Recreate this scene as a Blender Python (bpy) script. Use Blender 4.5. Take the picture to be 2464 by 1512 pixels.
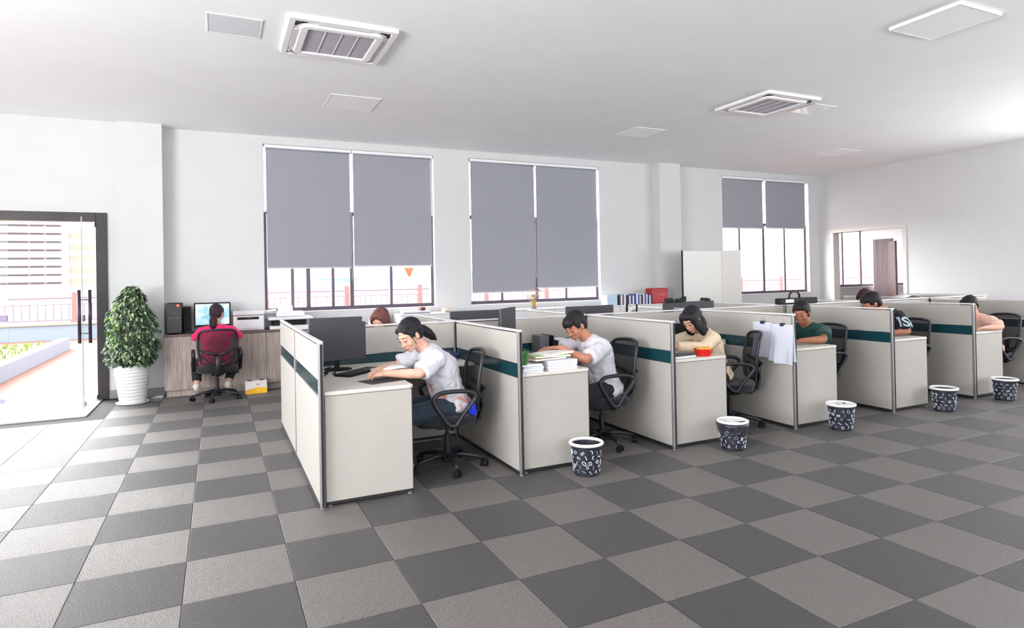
import bpy, bmesh, math, random
from mathutils import Vector, Matrix, Euler
random.seed(7)
S = bpy.context.scene
for o in list(bpy.data.objects): bpy.data.objects.remove(o)
COL = S.collection

# ------------------------------------------------------------------ camera
F, PPX, PPY = 1503.56, 1232.0, 659.6
YAW, PITCH, ROLL = .4403, .0075, -.0195
cd = bpy.data.cameras.new('camera'); cam = bpy.data.objects.new('camera', cd); COL.objects.link(cam)
cd.sensor_width = 36; cd.sensor_fit = 'HORIZONTAL'; cd.lens = F/2464*36
cd.shift_x = 0.0; cd.shift_y = -(756-PPY)/2464
cd.clip_start = .05; cd.clip_end = 2000
fw = Vector((math.sin(YAW)*math.cos(PITCH), math.cos(YAW)*math.cos(PITCH), math.sin(PITCH)))
r0 = Vector((math.cos(YAW), -math.sin(YAW), 0)); u0 = r0.cross(fw)
rr = r0*math.cos(ROLL)+u0*math.sin(ROLL); uu = -r0*math.sin(ROLL)+u0*math.cos(ROLL)
M = Matrix((rr, uu, -fw)).transposed().to_4x4(); M.translation = Vector((.1713, -3.3011, 1.4856))
cam.matrix_world = M
S.camera = cam

# ------------------------------------------------------------------ world, lights, exposure
S.view_settings.view_transform = 'Standard'; S.view_settings.look = 'None'
S.view_settings.gamma = 1.0; S.view_settings.use_curve_mapping = False
S.view_settings.exposure = 0.42
W = bpy.data.worlds.new('sky'); S.world = W; W.use_nodes = True
nt = W.node_tree; bg = nt.nodes['Background']
tc = nt.nodes.new('ShaderNodeTexCoord'); sx = nt.nodes.new('ShaderNodeSeparateXYZ')
rp = nt.nodes.new('ShaderNodeValToRGB')
rp.color_ramp.elements[0].position = .0; rp.color_ramp.elements[0].color = (.90, .95, 1, 1)
rp.color_ramp.elements[1].position = .25; rp.color_ramp.elements[1].color = (1, 1, 1, 1)
nt.links.new(tc.outputs['Generated'], sx.inputs[0]); nt.links.new(sx.outputs['Z'], rp.inputs[0])
nt.links.new(rp.outputs[0], bg.inputs['Color']); bg.inputs['Strength'].default_value = 3.5

def area(name, loc, rot, sx_, sy_, power, col=(1, 1, 1)):
    l = bpy.data.lights.new(name, 'AREA'); l.shape = 'RECTANGLE'; l.size = sx_; l.size_y = sy_
    l.energy = power; l.color = col
    o = bpy.data.objects.new(name, l); COL.objects.link(o); o.location = loc; o.rotation_euler = rot
    return o
# low hazy sun behind thin cloud, shining in by the entrance
sl = bpy.data.lights.new('sun', 'SUN'); sl.energy = 12.5; sl.angle = math.radians(58); sl.color = (1, .985, .97)
so_ = bpy.data.objects.new('sun', sl); COL.objects.link(so_)
so_.rotation_euler = Vector((-.64, .73, .40)).to_track_quat('Z', 'Y').to_euler()
# daylight lamps at unseen openings outside the frame, tilted up as added ceiling fill
area('daylight_fill_left', (-5.9, -2.2, 1.75), (0, -math.pi/2-1.12, 0), 2.6, 5.2, 1120, (1, .99, .985))
area('daylight_fill_rear', (9.6, -5.9, 1.9), (math.pi/2+1.42, 0, 0), 4.4, 2.2, 260, (1, .99, .98))
area('added_fill_right', (12.5, -.9, 1.9), (0, math.pi/2+.55, 0), 2.2, 4.4, 105, (1, .99, .985))  # lamp added at an unseen opening to lift the right end of the room
area('daylight_fill_rear_near', (1.6, -5.9, 1.9), (math.pi/2+1.35, 0, 0), 2.6, 2.2, 150, (1, .99, .98))

# ------------------------------------------------------------------ helpers
def lin(c):
    return tuple(((v/255)/12.92 if v/255 <= .04045 else ((v/255+.055)/1.055)**2.4) for v in c)
MATS = {}
def mat(name, rgb, rough=.6, metal=0., nscale=0, namt=0., bump=0., bscale=200, spec=.5, sheen=0., stretch=None, emit=0, trans=0., coat=0., rgb2=None, coords='Object'):
    if name in MATS: return MATS[name]
    m = bpy.data.materials.new(name); m.use_nodes = True; t = m.node_tree; b = t.nodes['Principled BSDF']
    c = lin(rgb)
    b.inputs['Base Color'].default_value = (*c, 1); b.inputs['Roughness'].default_value = rough
    b.inputs['Metallic'].default_value = metal; b.inputs['Specular IOR Level'].default_value = spec
    b.inputs['Sheen Weight'].default_value = sheen; b.inputs['Sheen Roughness'].default_value = .4
    b.inputs['Coat Weight'].default_value = coat
    tcn = t.nodes.new('ShaderNodeTexCoord'); mp = t.nodes.new('ShaderNodeMapping')
    t.links.new(tcn.outputs[coords], mp.inputs[0])
    if stretch: mp.inputs['Scale'].default_value = stretch
    if namt or rgb2:
        n = t.nodes.new('ShaderNodeTexNoise'); n.inputs['Scale'].default_value = nscale or 5; n.inputs['Detail'].default_value = 6
        t.links.new(mp.outputs[0], n.inputs['Vector'])
        r = t.nodes.new('ShaderNodeValToRGB')
        r.color_ramp.elements[0].position = .35; r.color_ramp.elements[1].position = .65
        if rgb2: a_, b_ = c, lin(rgb2)
        else: a_ = tuple(v*(1-namt) for v in c); b_ = tuple(min(1, v*(1+namt)) for v in c)
        r.color_ramp.elements[0].color = (*a_, 1); r.color_ramp.elements[1].color = (*b_, 1)
        t.links.new(n.outputs['Fac'], r.inputs[0]); t.links.new(r.outputs[0], b.inputs['Base Color'])
    if bump:
        n2 = t.nodes.new('ShaderNodeTexNoise'); n2.inputs['Scale'].default_value = bscale; n2.inputs['Detail'].default_value = 3
        t.links.new(mp.outputs[0], n2.inputs['Vector'])
        bp = t.nodes.new('ShaderNodeBump'); bp.inputs['Strength'].default_value = bump; bp.inputs['Distance'].default_value = .01
        t.links.new(n2.outputs['Fac'], bp.inputs['Height']); t.links.new(bp.outputs[0], b.inputs['Normal'])
    if emit:
        b.inputs['Emission Color'].default_value = (*c, 1); b.inputs['Emission Strength'].default_value = emit
    if trans:
        out = t.nodes['Material Output']; mx = t.nodes.new('ShaderNodeMixShader'); tr = t.nodes.new('ShaderNodeBsdfTransparent')
        mx.inputs[0].default_value = trans
        t.links.new(b.outputs[0], mx.inputs[1]); t.links.new(tr.outputs[0], mx.inputs[2]); t.links.new(mx.outputs[0], out.inputs['Surface'])
    MATS[name] = m
    return m

def cr(pts, closed=False, n=4):
    """Catmull-Rom resampling of a path"""
    P = [Vector(p) for p in pts]; m = len(P); out = []
    for i in range(m if closed else m-1):
        a, b, c, d = (P[(i-1) % m] if closed or i else P[0]), P[i], P[(i+1) % m], (P[(i+2) % m] if closed or i+2 < m else P[-1])
        for k in range(n):
            t = k/n; out.append(.5*((2*b)+(c-a)*t+(2*a-5*b+4*c-d)*t*t+(3*b-a-3*c+d)*t**3))
    if not closed: out.append(P[-1])
    return out
class MB:
    """collects shapes; build() links them as one mesh object"""
    def __init__(s): s.v = []; s.f = []
    def add(s, vs, fs):
        n = len(s.v); s.v += [tuple(v) for v in vs]; s.f += [tuple(i+n for i in f) for f in fs]; return s
    def box(s, x0, x1, y0, y1, z0, z1, m=None):
        vs = [Vector((x, y, z)) for x in (x0, x1) for y in (y0, y1) for z in (z0, z1)]
        if m is not None: vs = [m @ v for v in vs]
        return s.add(vs, [(0, 1, 3, 2), (4, 6, 7, 5), (0, 4, 5, 1), (2, 3, 7, 6), (0, 2, 6, 4), (1, 5, 7, 3)])
    def prism(s, pts, z0, z1, m=None):
        n = len(pts); vs = [Vector((x, y, z0)) for x, y in pts]+[Vector((x, y, z1)) for x, y in pts]
        if m is not None: vs = [m @ v for v in vs]
        return s.add(vs, [tuple(range(n-1, -1, -1)), tuple(range(n, 2*n))]+[(i, (i+1) % n, n+(i+1) % n, n+i) for i in range(n)])
    def lathe(s, prof, seg=24, c=(0, 0, 0), m=None):
        vs = []
        for r, z in prof:
            for k in range(seg):
                a = 2*math.pi*k/seg; vs.append(Vector((c[0]+r*math.cos(a), c[1]+r*math.sin(a), c[2]+z)))
        if m is not None: vs = [m @ v for v in vs]
        fs = []
        for i in range(len(prof)-1):
            for k in range(seg):
                k2 = (k+1) % seg; fs.append((i*seg+k, i*seg+k2, (i+1)*seg+k2, (i+1)*seg+k))
        fs.append(tuple(range(seg-1, -1, -1))); n = (len(prof)-1)*seg; fs.append(tuple(n+k for k in range(seg)))
        return s.add(vs, fs)
    def tube(s, pts, r, seg=8, closed=False, flat=None):
        pts = [Vector(p) for p in pts]; n = len(pts); rs = r if isinstance(r, (list, tuple)) else [r]*n
        vs = []; up = None
        for i, p in enumerate(pts):
            a = pts[(i-1) % n] if (closed or i > 0) else pts[0]; b = pts[(i+1) % n] if (closed or i < n-1) else pts[-1]
            d = (b-a).normalized()
            if up is None:
                up = Vector((0, 0, 1)) if abs(d.z) < .9 else Vector((1, 0, 0))
            x = d.cross(up).normalized(); y = x.cross(d).normalized(); up = y
            for k in range(seg):
                t = 2*math.pi*k/seg; fx, fy = (flat or (1, 1))
                vs.append(p+x*math.cos(t)*rs[i]*fx+y*math.sin(t)*rs[i]*fy)
        fs = []
        for i in range(n if closed else n-1):
            j = (i+1) % n
            for k in range(seg):
                k2 = (k+1) % seg; fs.append((i*seg+k, i*seg+k2, j*seg+k2, j*seg+k))
        if not closed:
            fs.append(tuple(range(seg-1, -1, -1))); fs.append(tuple((n-1)*seg+k for k in range(seg)))
        return s.add(vs, fs)
    def ball(s, c, r, R=None, seg=12, rings=8):
        c = Vector(c); r = Vector((r, r, r)) if isinstance(r, (int, float)) else Vector(r)
        vs = []
        for i in range(1, rings):
            a = math.pi*i/rings
            for k in range(seg):
                t = 2*math.pi*k/seg; vs.append(Vector((math.sin(a)*math.cos(t)*r.x, math.sin(a)*math.sin(t)*r.y, math.cos(a)*r.z)))
        vs.append(Vector((0, 0, r.z))); vs.append(Vector((0, 0, -r.z))); tp = len(vs)-2; bt = len(vs)-1
        if R is not None: vs = [R @ v for v in vs]
        vs = [v+c for v in vs]; fs = []
        for i in range(rings-2):
            for k in range(seg):
                k2 = (k+1) % seg; fs.append((i*seg+k, (i+1)*seg+k, (i+1)*seg+k2, i*seg+k2))
        for k in range(seg):
            k2 = (k+1) % seg; fs.append((tp, k, k2)); fs.append((bt, (rings-2)*seg+k2, (rings-2)*seg+k))
        return s.add(vs, fs)
    def limb(s, p, q, r1, r2, n=None):
        """rounded tapering limb"""
        s.tube([p, q], [r1, r2], 12); s.ball(p, r1); s.ball(q, r2); return s
    def mesh(s, name):
        me = bpy.data.meshes.new(name); me.from_pydata(s.v, [], s.f); me.validate()
        bm = bmesh.new(); bm.from_mesh(me); bmesh.ops.recalc_face_normals(bm, faces=bm.faces[:]); bm.to_mesh(me); bm.free()
        return me
    def build(s, name, m, parent=None, smooth=False, bevel=0, seg=2, label=None, sub=0):
        me = s.mesh(name); me.materials.append(m)
        return link(name, me, parent, smooth, bevel, seg, label, sub)
def link(name, me, parent=None, smooth=False, bevel=0, seg=2, label=None, sub=0):
    o = bpy.data.objects.new(name, me); COL.objects.link(o)
    if smooth: me.polygons.foreach_set('use_smooth', [True]*len(me.polygons))
    if parent is not None: o.parent = parent
    if bevel:
        b = o.modifiers.new('bevel', 'BEVEL'); b.width = bevel; b.segments = seg; b.limit_method = 'ANGLE'
    if sub:
        b = o.modifiers.new('sub', 'SUBSURF'); b.levels = sub; b.render_levels = sub
    if label: o['label'] = label
    return o
GROUPS = {'office_chair': 'black mesh office chairs at the desks', 'cubicle_partition': 'cream and teal cubicle partitions', 'corner_desk': 'white corner desks in the cubicles', 'waste_bin': 'patterned waste bins along the front row of desks', 'roller_blind': 'grey roller blinds in the windows', 'monitor': 'computer monitors on the desks', 'low_cabinet': 'low white cabinets under the windows', 'ceiling_air_conditioner': 'square air conditioners in the ceiling', 'ceiling_light': 'square light panels in the ceiling', 'ceiling_hatch': 'square hatches in the ceiling', 'person': 'people working in the office', 'printer': 'printers on the wooden counter', 'computer_tower': 'computer cases on the wooden counter', 'paper_stack': 'paper stacks on the desks', 'keyboard': 'black keyboards', 'clipped_papers': 'clipped papers hanging on the fourth partition', 'cloth_bundle': 'dark cloth lumps on the long monitor', 'apartment_block': 'apartment blocks in the distance'}
def thing(name, label, cat, loc=(0, 0, 0), rz=0, group=None):
    group = group or GROUPS.get(name)
    o = bpy.data.objects.new(name, None); COL.objects.link(o); o.location = loc; o.rotation_euler = (0, 0, rz)
    o.empty_display_size = .1
    return tag(o, label, cat, group)
def tag(o, label, cat, group=None):
    o['label'] = label; o['category'] = cat
    if group: o['group'] = group
    return o
def struct(o): o['kind'] = 'structure'; return o
def dup(root, loc, rz=None, label=None, group=None):
    kids = {}
    for o in list(root.children): kids[o] = list(o.children)
    r = root.copy(); COL.objects.link(r); r.location = loc
    if rz is not None: r.rotation_euler = (0, 0, rz)
    if label: r['label'] = label
    if group: r['group'] = group
    for ch, gs in kids.items():
        c = ch.copy(); COL.objects.link(c); c.parent = r
        for g in gs:
            d = g.copy(); COL.objects.link(d); d.parent = c
    return r
def arc(c, r, a0, a1, n, ax='xz', y=0):
    out = []
    for i in range(n+1):
        a = a0+(a1-a0)*i/n
        out.append((c[0]+r*math.cos(a), c[1]+r*math.sin(a)))
    return out

# ------------------------------------------------------------------ materials
wallm = mat('white_paint', (206, 206, 207), .75, nscale=3, namt=.012, bump=.05, bscale=120)
ceilm = mat('ceiling_paint', (242, 242, 243), .85, nscale=2, namt=.012)
basem = mat('grey_baseboard', (136, 134, 140), .5)
framem = mat('dark_aluminium', (104, 92, 108), .45, .3)  # lifted purple-grey: flare from the windows is put into the frame colour
doorfm = mat('black_door_frame', (40, 34, 40), .4, .2, nscale=8, namt=.2)
whitem = mat('white_metal', (232, 232, 234), .4)
panelm = mat('cream_panel', (172, 168, 162), .42, nscale=6, namt=.02, bump=.03, bscale=300)
stripem = mat('teal_glass_stripe', (24, 62, 70), .18, spec=.6)
alum = mat('aluminium', (176, 176, 178), .35, .7)
darkedge = mat('dark_seal', (30, 29, 31), .6)
deskm = mat('desk_laminate', (204, 200, 193), .4, nscale=40, namt=.02)
blk = mat('black_plastic', (30, 31, 38), .42, nscale=30, namt=.1)
blk2 = mat('matt_black', (20, 19, 22), .6, spec=.3)
greyp = mat('grey_plastic', (92, 94, 100), .5)
meshm = mat('black_mesh_fabric', (26, 27, 33), .8, trans=.28, bump=.3, bscale=400)
seatm = mat('black_seat_fabric', (26, 27, 34), .85, sheen=.2, bump=.3, bscale=300)
paperm = mat('paper', (236, 236, 240), .7, nscale=12, namt=.03)
paper2 = mat('printed_paper', (205, 208, 222), .7, nscale=60, namt=.12, stretch=(1, 1, 6))
redm = mat('red_plastic', (200, 28, 20), .4)

# ================================================================== SETTING
H = 3.68; YW = 6.62; XR = 12.63
def wall_x(name, x0, x1, y0, y1, holes, z1=H, m=None):
    """wall running along X with rectangular holes (xa, xb, za, zb)"""
    mb = MB(); xs = sorted({x0, x1, *[h[0] for h in holes], *[h[1] for h in holes]})
    for a, b in zip(xs, xs[1:]):
        hs = sorted([(h[2], h[3]) for h in holes if h[0] <= a and h[1] >= b]); z = 0
        for za, zb in hs:
            if za > z: mb.box(a, b, y0, y1, z, za)
            z = zb
        if z < z1: mb.box(a, b, y0, y1, z, z1)
    return struct(mb.build(name, m or wallm))
def wall_y(name, y0, y1, x0, x1, holes, z1=H):
    mb = MB(); ys = sorted({y0, y1, *[h[0] for h in holes], *[h[1] for h in holes]})
    for a, b in zip(ys, ys[1:]):
        hs = sorted([(h[2], h[3]) for h in holes if h[0] <= a and h[1] >= b]); z = 0
        for za, zb in hs:
            if za > z: mb.box(x0, x1, a, b, z, za)
            z = zb
        if z < z1: mb.box(x0, x1, a, b, z, z1)
    return struct(mb.build(name, wallm))
WIN = [(.80, 3.44, 1.06, 3.56), (4.07, 6.69, 1.06, 3.56), (9.73, 12.30, 1.06, 3.56)]
wall_x('wall_back', -.75, 16.2, YW, YW+.24, WIN+[(13.05, 15.9, 1.14, 2.75)])
wall_x('wall_entrance', -6.0, -1.01, 6.47, 6.86, [(-4.3, -1.145, 0, 2.46)])
struct(MB().box(-1.01, -.49, 6.38, 6.86, 0, H).build('trim_1', wallm))
struct(MB().box(7.93, 8.45, 6.40, YW, 0, H).build('trim_2', wallm))
wall_y('wall_right', -6.0, YW, XR, XR+.16, [(-2.9, 1.7, .8, 3.0), (4.69, 6.26, 0, 2.36)])
wall_y('wall_left', -6.0, 6.47, -6.2, -6.0, [(-4.9, .5, .35, 3.15)])
wall_x('wall_front', -6.0, 12.63, -6.2, -6.0, [(7.4, 11.8, .8, 3.1), (.2, 3.0, .8, 3.1)])
struct(MB().box(-6.2, 16.2, -6.2, 6.86, H, H+.15).build('ceiling', ceilm))
floor = struct(MB().box(-6.0, 12.63, -6.0, 6.86, -.12, -.008).build('floor', mat('floor_screed', (60, 58, 58), .9)))
# carpet tiles
def carpet(name, rgb, rgb2):
    m = mat(name, rgb, .5, nscale=120, rgb2=rgb2, bump=.5, bscale=220, spec=.55, sheen=.10, stretch=(1, .28, 1))
    return m
ctl = carpet('carpet_light', (80, 76, 74), (99, 94, 91)); ctd = carpet('carpet_dark', (33, 32, 32), (48, 46, 45))
def tile_mesh(name, m):
    g = .0010; e = .0035
    vs = [(-.25+g, -.25+g, -.008), (.25-g, -.25+g, -.008), (.25-g, .25-g, -.008), (-.25+g, .25-g, -.008),
          (-.25+g, -.25+g, -.002), (.25-g, -.25+g, -.002), (.25-g, .25-g, -.002), (-.25+g, .25-g, -.002),
          (-.25+e, -.25+e, 0), (.25-e, -.25+e, 0), (.25-e, .25-e, 0), (-.25+e, .25-e, 0)]
    fs = [(8, 9, 10, 11)]+[(i, (i+1) % 4, 4+(i+1) % 4, 4+i) for i in range(4)]+[(4+i, 4+(i+1) % 4, 8+(i+1) % 4, 8+i) for i in range(4)]
    me = bpy.data.meshes.new(name); me.from_pydata(vs, [], fs); me.materials.append(m); return me, vs, fs
tl, tv, tf = tile_mesh('carpet_tile', ctl); td, _, _ = tile_mesh('carpet_tile', ctd)
camp = cam.matrix_world.inverted()
cells = []
for i in range(-12, 26):
    for j in range(-12, 13):
        x, y = i*.5+.25, j*.5+.25
        if y > 6.45 or (x < -1.2 and y > 5.2): continue
        p = camp @ Vector((x, y, 0)); d = -p.z
        vis = d > .8 and abs(p.x/d) < .92 and -.72 < p.y/d
        if x > 1.0 and y > 1.6: vis = False
        cells.append((0 if vis else 1, d, i, j, x, y))
cells.sort(); far = {ctl: MB(), ctd: MB()}
for n, (v, d, i, j, x, y) in enumerate(cells):
    even = (i+j) % 2 == 0
    if n < 300 and v == 0:
        o = link('carpet_tile', tl if even else td, floor); o.location = (x, y, 0)
        if (i*7+j*3) % 2: o.rotation_euler = (0, 0, math.pi/2)
        else: o.rotation_euler = (0, 0, 0)
    else:
        far[ctl if even else ctd].add([(a+x, b+y, c) for a, b, c in tv], tf)
for m in far: far[m].build('carpet_tiles_beyond', m, floor)['kind'] = 'stuff'
# entrance strip of pale stone
entm = mat('entrance_stone', (205, 206, 212), .3, nscale=5, namt=.03)
struct(MB().box(-6.0, -1.245, 5.30, 6.86, -.008, .004).build('floor_entrance', entm))
struct(MB().box(-1.245, -1.215, 5.28, 6.47, -.008, .007).box(-6.0, -1.215, 5.27, 5.30, -.008, .007).build('trim_3', mat('threshold_strip', (178, 178, 184), .3, .5)))
# skirting
struct(MB().box(-1.145, -1.01, 6.455, 6.47, 0, .11).build('baseboard_left', basem))
struct(MB().box(-1.01, -.49, 6.367, 6.38, 0, .11).build('baseboard_pier', basem))
struct(MB().box(-.49, XR, YW-.012, YW, 0, .11).build('baseboard_back', basem))
struct(MB().box(XR-.012, XR, -6, 4.69, 0, .11).build('baseboard_right', basem))

# ---- glass material
def glassmat(name, tint, refl):
    m = bpy.data.materials.new(name); m.use_nodes = True; t = m.node_tree; t.nodes.remove(t.nodes['Principled BSDF'])
    tr = t.nodes.new('ShaderNodeBsdfTransparent'); gl = t.nodes.new('ShaderNodeBsdfGlossy'); mx = t.nodes.new('ShaderNodeMixShader')
    mx.inputs[0].default_value = refl
    tr.inputs[0].default_value = (*tint, 1); gl.inputs['Roughness'].default_value = .02
    t.links.new(tr.outputs[0], mx.inputs[1]); t.links.new(gl.outputs[0], mx.inputs[2])
    t.links.new(mx.outputs[0], t.nodes['Material Output'].inputs['Surface']); return m
glass = glassmat('window_glass', (.985, .99, .99), .03)
doorglass = glassmat('door_glass', (.975, .985, .985), .035)

# ---- windows (framed glazing in the reveals)
def window(name, x0, x1, z0, z1, ztr, mull, lockz=None, hw=.022):
    y0, y1 = YW+.10, YW+.15
    r = bpy.data.objects.new(name, None); COL.objects.link(r); struct(r)
    zt = ztr or z1; f = MB(); f.box(x0, x0+.045, y0, y1, z0, zt); f.box(x1-.045, x1, y0, y1, z0, zt)
    if ztr: f.box(x0, x0+.012, y0, y1, zt, z1); f.box(x1-.012, x1, y0, y1, zt, z1)
    f.box(x0+.045, x1-.045, y0, y1, z0, z0+.05); f.box(x0+.045, x1-.045, y0, y1, z1-.04, z1)
    if ztr: f.box(x0+.045, x1-.045, y0, y1, ztr-.03, ztr+.03)
    f.build('window_frame', framem, r, bevel=.004)
    top = (ztr-.03) if ztr else z1-.04
    xs = [x0+.045]+list(mull)+[x1-.045]
    for k, mx_ in enumerate(mull):
        w = hw if k % 2 == 0 else hw*1.35
        MB().box(mx_-w, mx_+w, y0-.012, y1, z0+.05, top).build('mullion', framem, r, bevel=.003)
    for a, b in zip(xs, xs[1:]):
        MB().box(a, b, y0+.022, y0+.028, z0+.05, top).build('pane', glass, r)
    if ztr: MB().box(x0+.012, x1-.012, y0+.022, y0+.028, ztr+.03, z1-.04).build('pane', glass, r)
    MB().box(x0-.0, x1+.0, YW-.015, y0, z0-.02, z0).build('window_sill', whitem, r, bevel=.003)
    return r
w1 = window('window_1', .80, 3.44, 1.06, 3.56, 2.56, [1.20, 1.43, 1.80, 2.09, 2.72])
window('window_2', 4.07, 6.69, 1.06, 3.56, 2.56, [4.69, 5.38, 5.99])
window('window_3', 9.73, 12.30, 1.06, 3.56, 2.56, [10.28, 10.98, 11.62])
window('window_4', 13.05, 15.9, 1.14, 2.75, None, [13.52, 14.16, 15.0])

# ---- roller blinds
blindm = mat('blind_fabric', (150, 151, 159), .85, nscale=90, namt=.03, bump=.1, bscale=500, trans=.045)
def blind(x0, x1, zb, label, cord=None):
    t = thing('roller_blind', label, 'blind', ((x0+x1)/2, YW+.045, 0), 0, None)
    w = (x1-x0)/2
    MB().box(-w, w, -.001, .001, zb+.02, 3.50).build('blind_fabric', blindm, t)
    MB().tube([(-w, 0, 3.515), (w, 0, 3.515)], .022, 12).build('roller_tube', blindm, t, smooth=True)
    MB().box(-w, w, -.008, .008, zb, zb+.022).build('bottom_rail', mat('blind_rail', (196, 196, 204), .5), t, bevel=.003)
    MB().box(-w-.006, -w, -.02, .03, 3.48, 3.55).build('bracket', whitem, t); MB().box(w, w+.006, -.02, .03, 3.48, 3.55).build('bracket', whitem, t)
    MB().box(-w-.02, w+.02, -.045, .0, 3.51, 3.555).build('head_rail', whitem, t, bevel=.004)
    if cord:
        MB().tube([(w*cord+.012, .0, 3.5), (w*cord+.012, -.004, cordz)], .0022, 5).build('pull_chain', whitem, t)
cordz = 1.5
blind(.845, 2.075, 1.70, 'grey roller blind on the left half of the wide window beside the printers', 1)
blind(2.125, 3.405, 1.72, 'grey roller blind on the right half of the first big window')
blind(4.115, 5.335, 1.245, 'long grey roller blind on the left half of the middle window', 1)
blind(5.375, 6.650, 1.30, 'long grey roller blind on the right half of the middle window')
blind(9.775, 10.93, 2.46, 'short grey roller blind on the left half of the far right window')
blind(11.02, 12.22, 2.475, 'short grey roller blind on the right half of the far right window')
# ---- entrance: dark frame, two frameless glass leaves
r = bpy.data.objects.new('door_1', None); COL.objects.link(r); struct(r)
MB().box(-1.27, -1.145, 6.44, 6.60, 0, 2.46).box(-4.3, -1.27, 6.44, 6.60, 2.345, 2.46).box(-4.3, -4.2, 6.44, 6.60, 0, 2.345).build('door_frame', doorfm, r, bevel=.004)
MB().box(-4.2, -3.16, 6.515, 6.527, .01, 2.345).build('pane', doorglass, r)
def leafdoor(name, m, label=None):
    p = MB().box(0, .93, -.006, .006, .012, 2.335)
    lf = p.build('glass_leaf', doorglass, r); lf.matrix_local = m
    e = MB().box(.9295, .931, -.006, .006, .012, 2.335).box(0, .93, -.0062, .0062, .012, .016).build('leaf_edge', mat('glass_edge', (150, 160, 165), .2), lf)
    for s in (-1, 1):
        MB().tube([(.80, s*.055, .80), (.80, s*.055, 1.45)], .019, 12).build('handle_bar', mat('dark_metal_bar', (66, 58, 72), .35, .6), lf, smooth=True)
    MB().tube([(.80, -.055, .92), (.80, .055, .92)], .007, 8).tube([(.80, -.055, 1.33), (.80, .055, 1.33)], .007, 8).build('handle_rod', mat('dark_metal_bar', (66, 58, 72), .35, .6), lf)
    MB().box(.845, .925, -.014, .014, 1.07, 1.15).build('lock', mat('lock_metal', (120, 108, 130), .3, .7), lf, bevel=.006)
    MB().tube([(.86, -.014, .07), (.86, .014, .07)], .032, 16).build('floor_lock', mat('lock_metal2', (150, 145, 160), .3, .7), lf)
    MB().box(0, .12, -.014, .014, 2.27, 2.335).box(0, .12, -.014, .014, .012, .07).build('patch_fitting', alum, lf, bevel=.003)
    return lf
leafdoor('a', Matrix.Translation((-1.283, 6.50, 0)) @ Matrix.Rotation(math.radians(-91.5), 4, 'Z') @ Matrix.Scale(.86, 4, (1, 0, 0)))
leafdoor('b', Matrix.Translation((-3.15, 6.52, 0)) @ Matrix.Rotation(0, 4, 'Z'))
# right hand doorway with trim and the next room
r = bpy.data.objects.new('door_2', None); COL.objects.link(r); struct(r)
trimm = mat('door_trim', (214, 206, 202), .5)
MB().box(XR-.02, XR+.18, 4.62, 4.70, 0, 2.36).box(XR-.02, XR+.18, 6.25, 6.33, 0, 2.36).box(XR-.02, XR+.18, 4.62, 6.33, 2.36, 2.43).build('door_frame', trimm, r, bevel=.005)
lf = MB().box(0, .95, -.02, .02, .01, 2.12).build('door_leaf', mat('brown_door', (92, 66, 62), .5, nscale=4, namt=.15, stretch=(8, 8, .6)), r, bevel=.004)
lf.location = (12.84, 4.98, 0); lf.rotation_euler = (0, 0, math.radians(41))
MB().tube([(.87, -.02, 1.0), (.87, -.06, 1.0), (.76, -.06, 1.0)], .009, 8).build('door_handle', alum, lf)
MB().box(XR+.02, XR+.10, 4.70, 5.55, 2.16, 2.36).build('door_header', whitem, r)
struct(MB().box(16.0, 16.2, 2.0, YW, 0, H).build('wall_east', wallm))
struct(MB().box(12.79, 16.0, 1.85, 2.0, 0, H).build('wall_south', wallm))
struct(MB().box(12.63, 16.2, 1.8, 6.86, -.12, -.002).build('floor_annex', mat('annex_floor', (170, 162, 158), .5)))
def curtain(x0, x1, y, z0, z1):
    mb = MB(); n = 40; vs = []
    for k in range(n+1):
        x = x0+(x1-x0)*k/n; yy = y+.028*math.sin(k*1.25)+.01*math.sin(k*2.9)
        vs += [(x, yy, z0), (x, yy, z1)]
    return mb.add(vs, [(2*k, 2*k+2, 2*k+3, 2*k+1) for k in range(n)])
c = curtain(14.35, 15.1, 6.52, .003, 2.9).build('curtain', mat('pink_curtain', (226, 210, 214), .9, trans=.15), None, smooth=True)
tag(c, 'pale pink curtain hanging beside the window of the next room', 'curtain')
so = c.modifiers.new('s', 'SOLIDIFY'); so.thickness = .003

# ================================================================== CEILING FITTINGS
hatchm = mat('hatch_white', (214, 215, 220), .55); litm = mat('diffuser', (252, 252, 253), .35)
def ceilpanel(name, cx, cy, w, d, label, cat, group=None, m=litm, drop=.007):
    t = thing(name, label, cat, (cx, cy, H), 0, group); a, b = w/2, d/2; e = .016
    MB().box(-a, a, -b, -b+e, -drop, 0).box(-a, a, b-e, b, -drop, 0).box(-a, -a+e, -b+e, b-e, -drop, 0).box(a-e, a, -b+e, b-e, -drop, 0).build('frame', whitem, t, bevel=.002)
    MB().box(-a+e+.003, a-e-.003, -b+e+.003, b-e-.003, -drop*.9, 0).build('diffuser' if name == 'ceiling_light' else 'hatch_cover', m, t)
    return t
ceilpanel('ceiling_hatch', .33, 2.47, .43, .43, 'small square ceiling hatch left of the large air conditioner', 'hatch', m=hatchm)
ceilpanel('ceiling_light', 1.69, 4.43, .60, .60, 'unlit square ceiling light just above the left end of the first window', 'light')
ceilpanel('ceiling_hatch', 7.41, 2.52, .43, .43, 'small bright ceiling hatch touching the right air conditioner', 'hatch', m=mat('hatch_reflecting', (246, 246, 250), .12))  # paler, glossier copy of the hatch white, with the reflected light in its colour
ceilpanel('ceiling_light', 5.97, .01, .60, .60, 'unlit square ceiling light at the top right corner of the picture', 'light', drop=.03)
ceilpanel('ceiling_light', 6.03, 4.45, .56, .56, 'faint square ceiling light above the middle window', 'light')
ceilpanel('ceiling_light', 10.44, 4.48, .60, .56, 'faint square ceiling light above the far right window', 'light')
grillem = mat('ac_grille', (166, 161, 170), .6)
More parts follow.
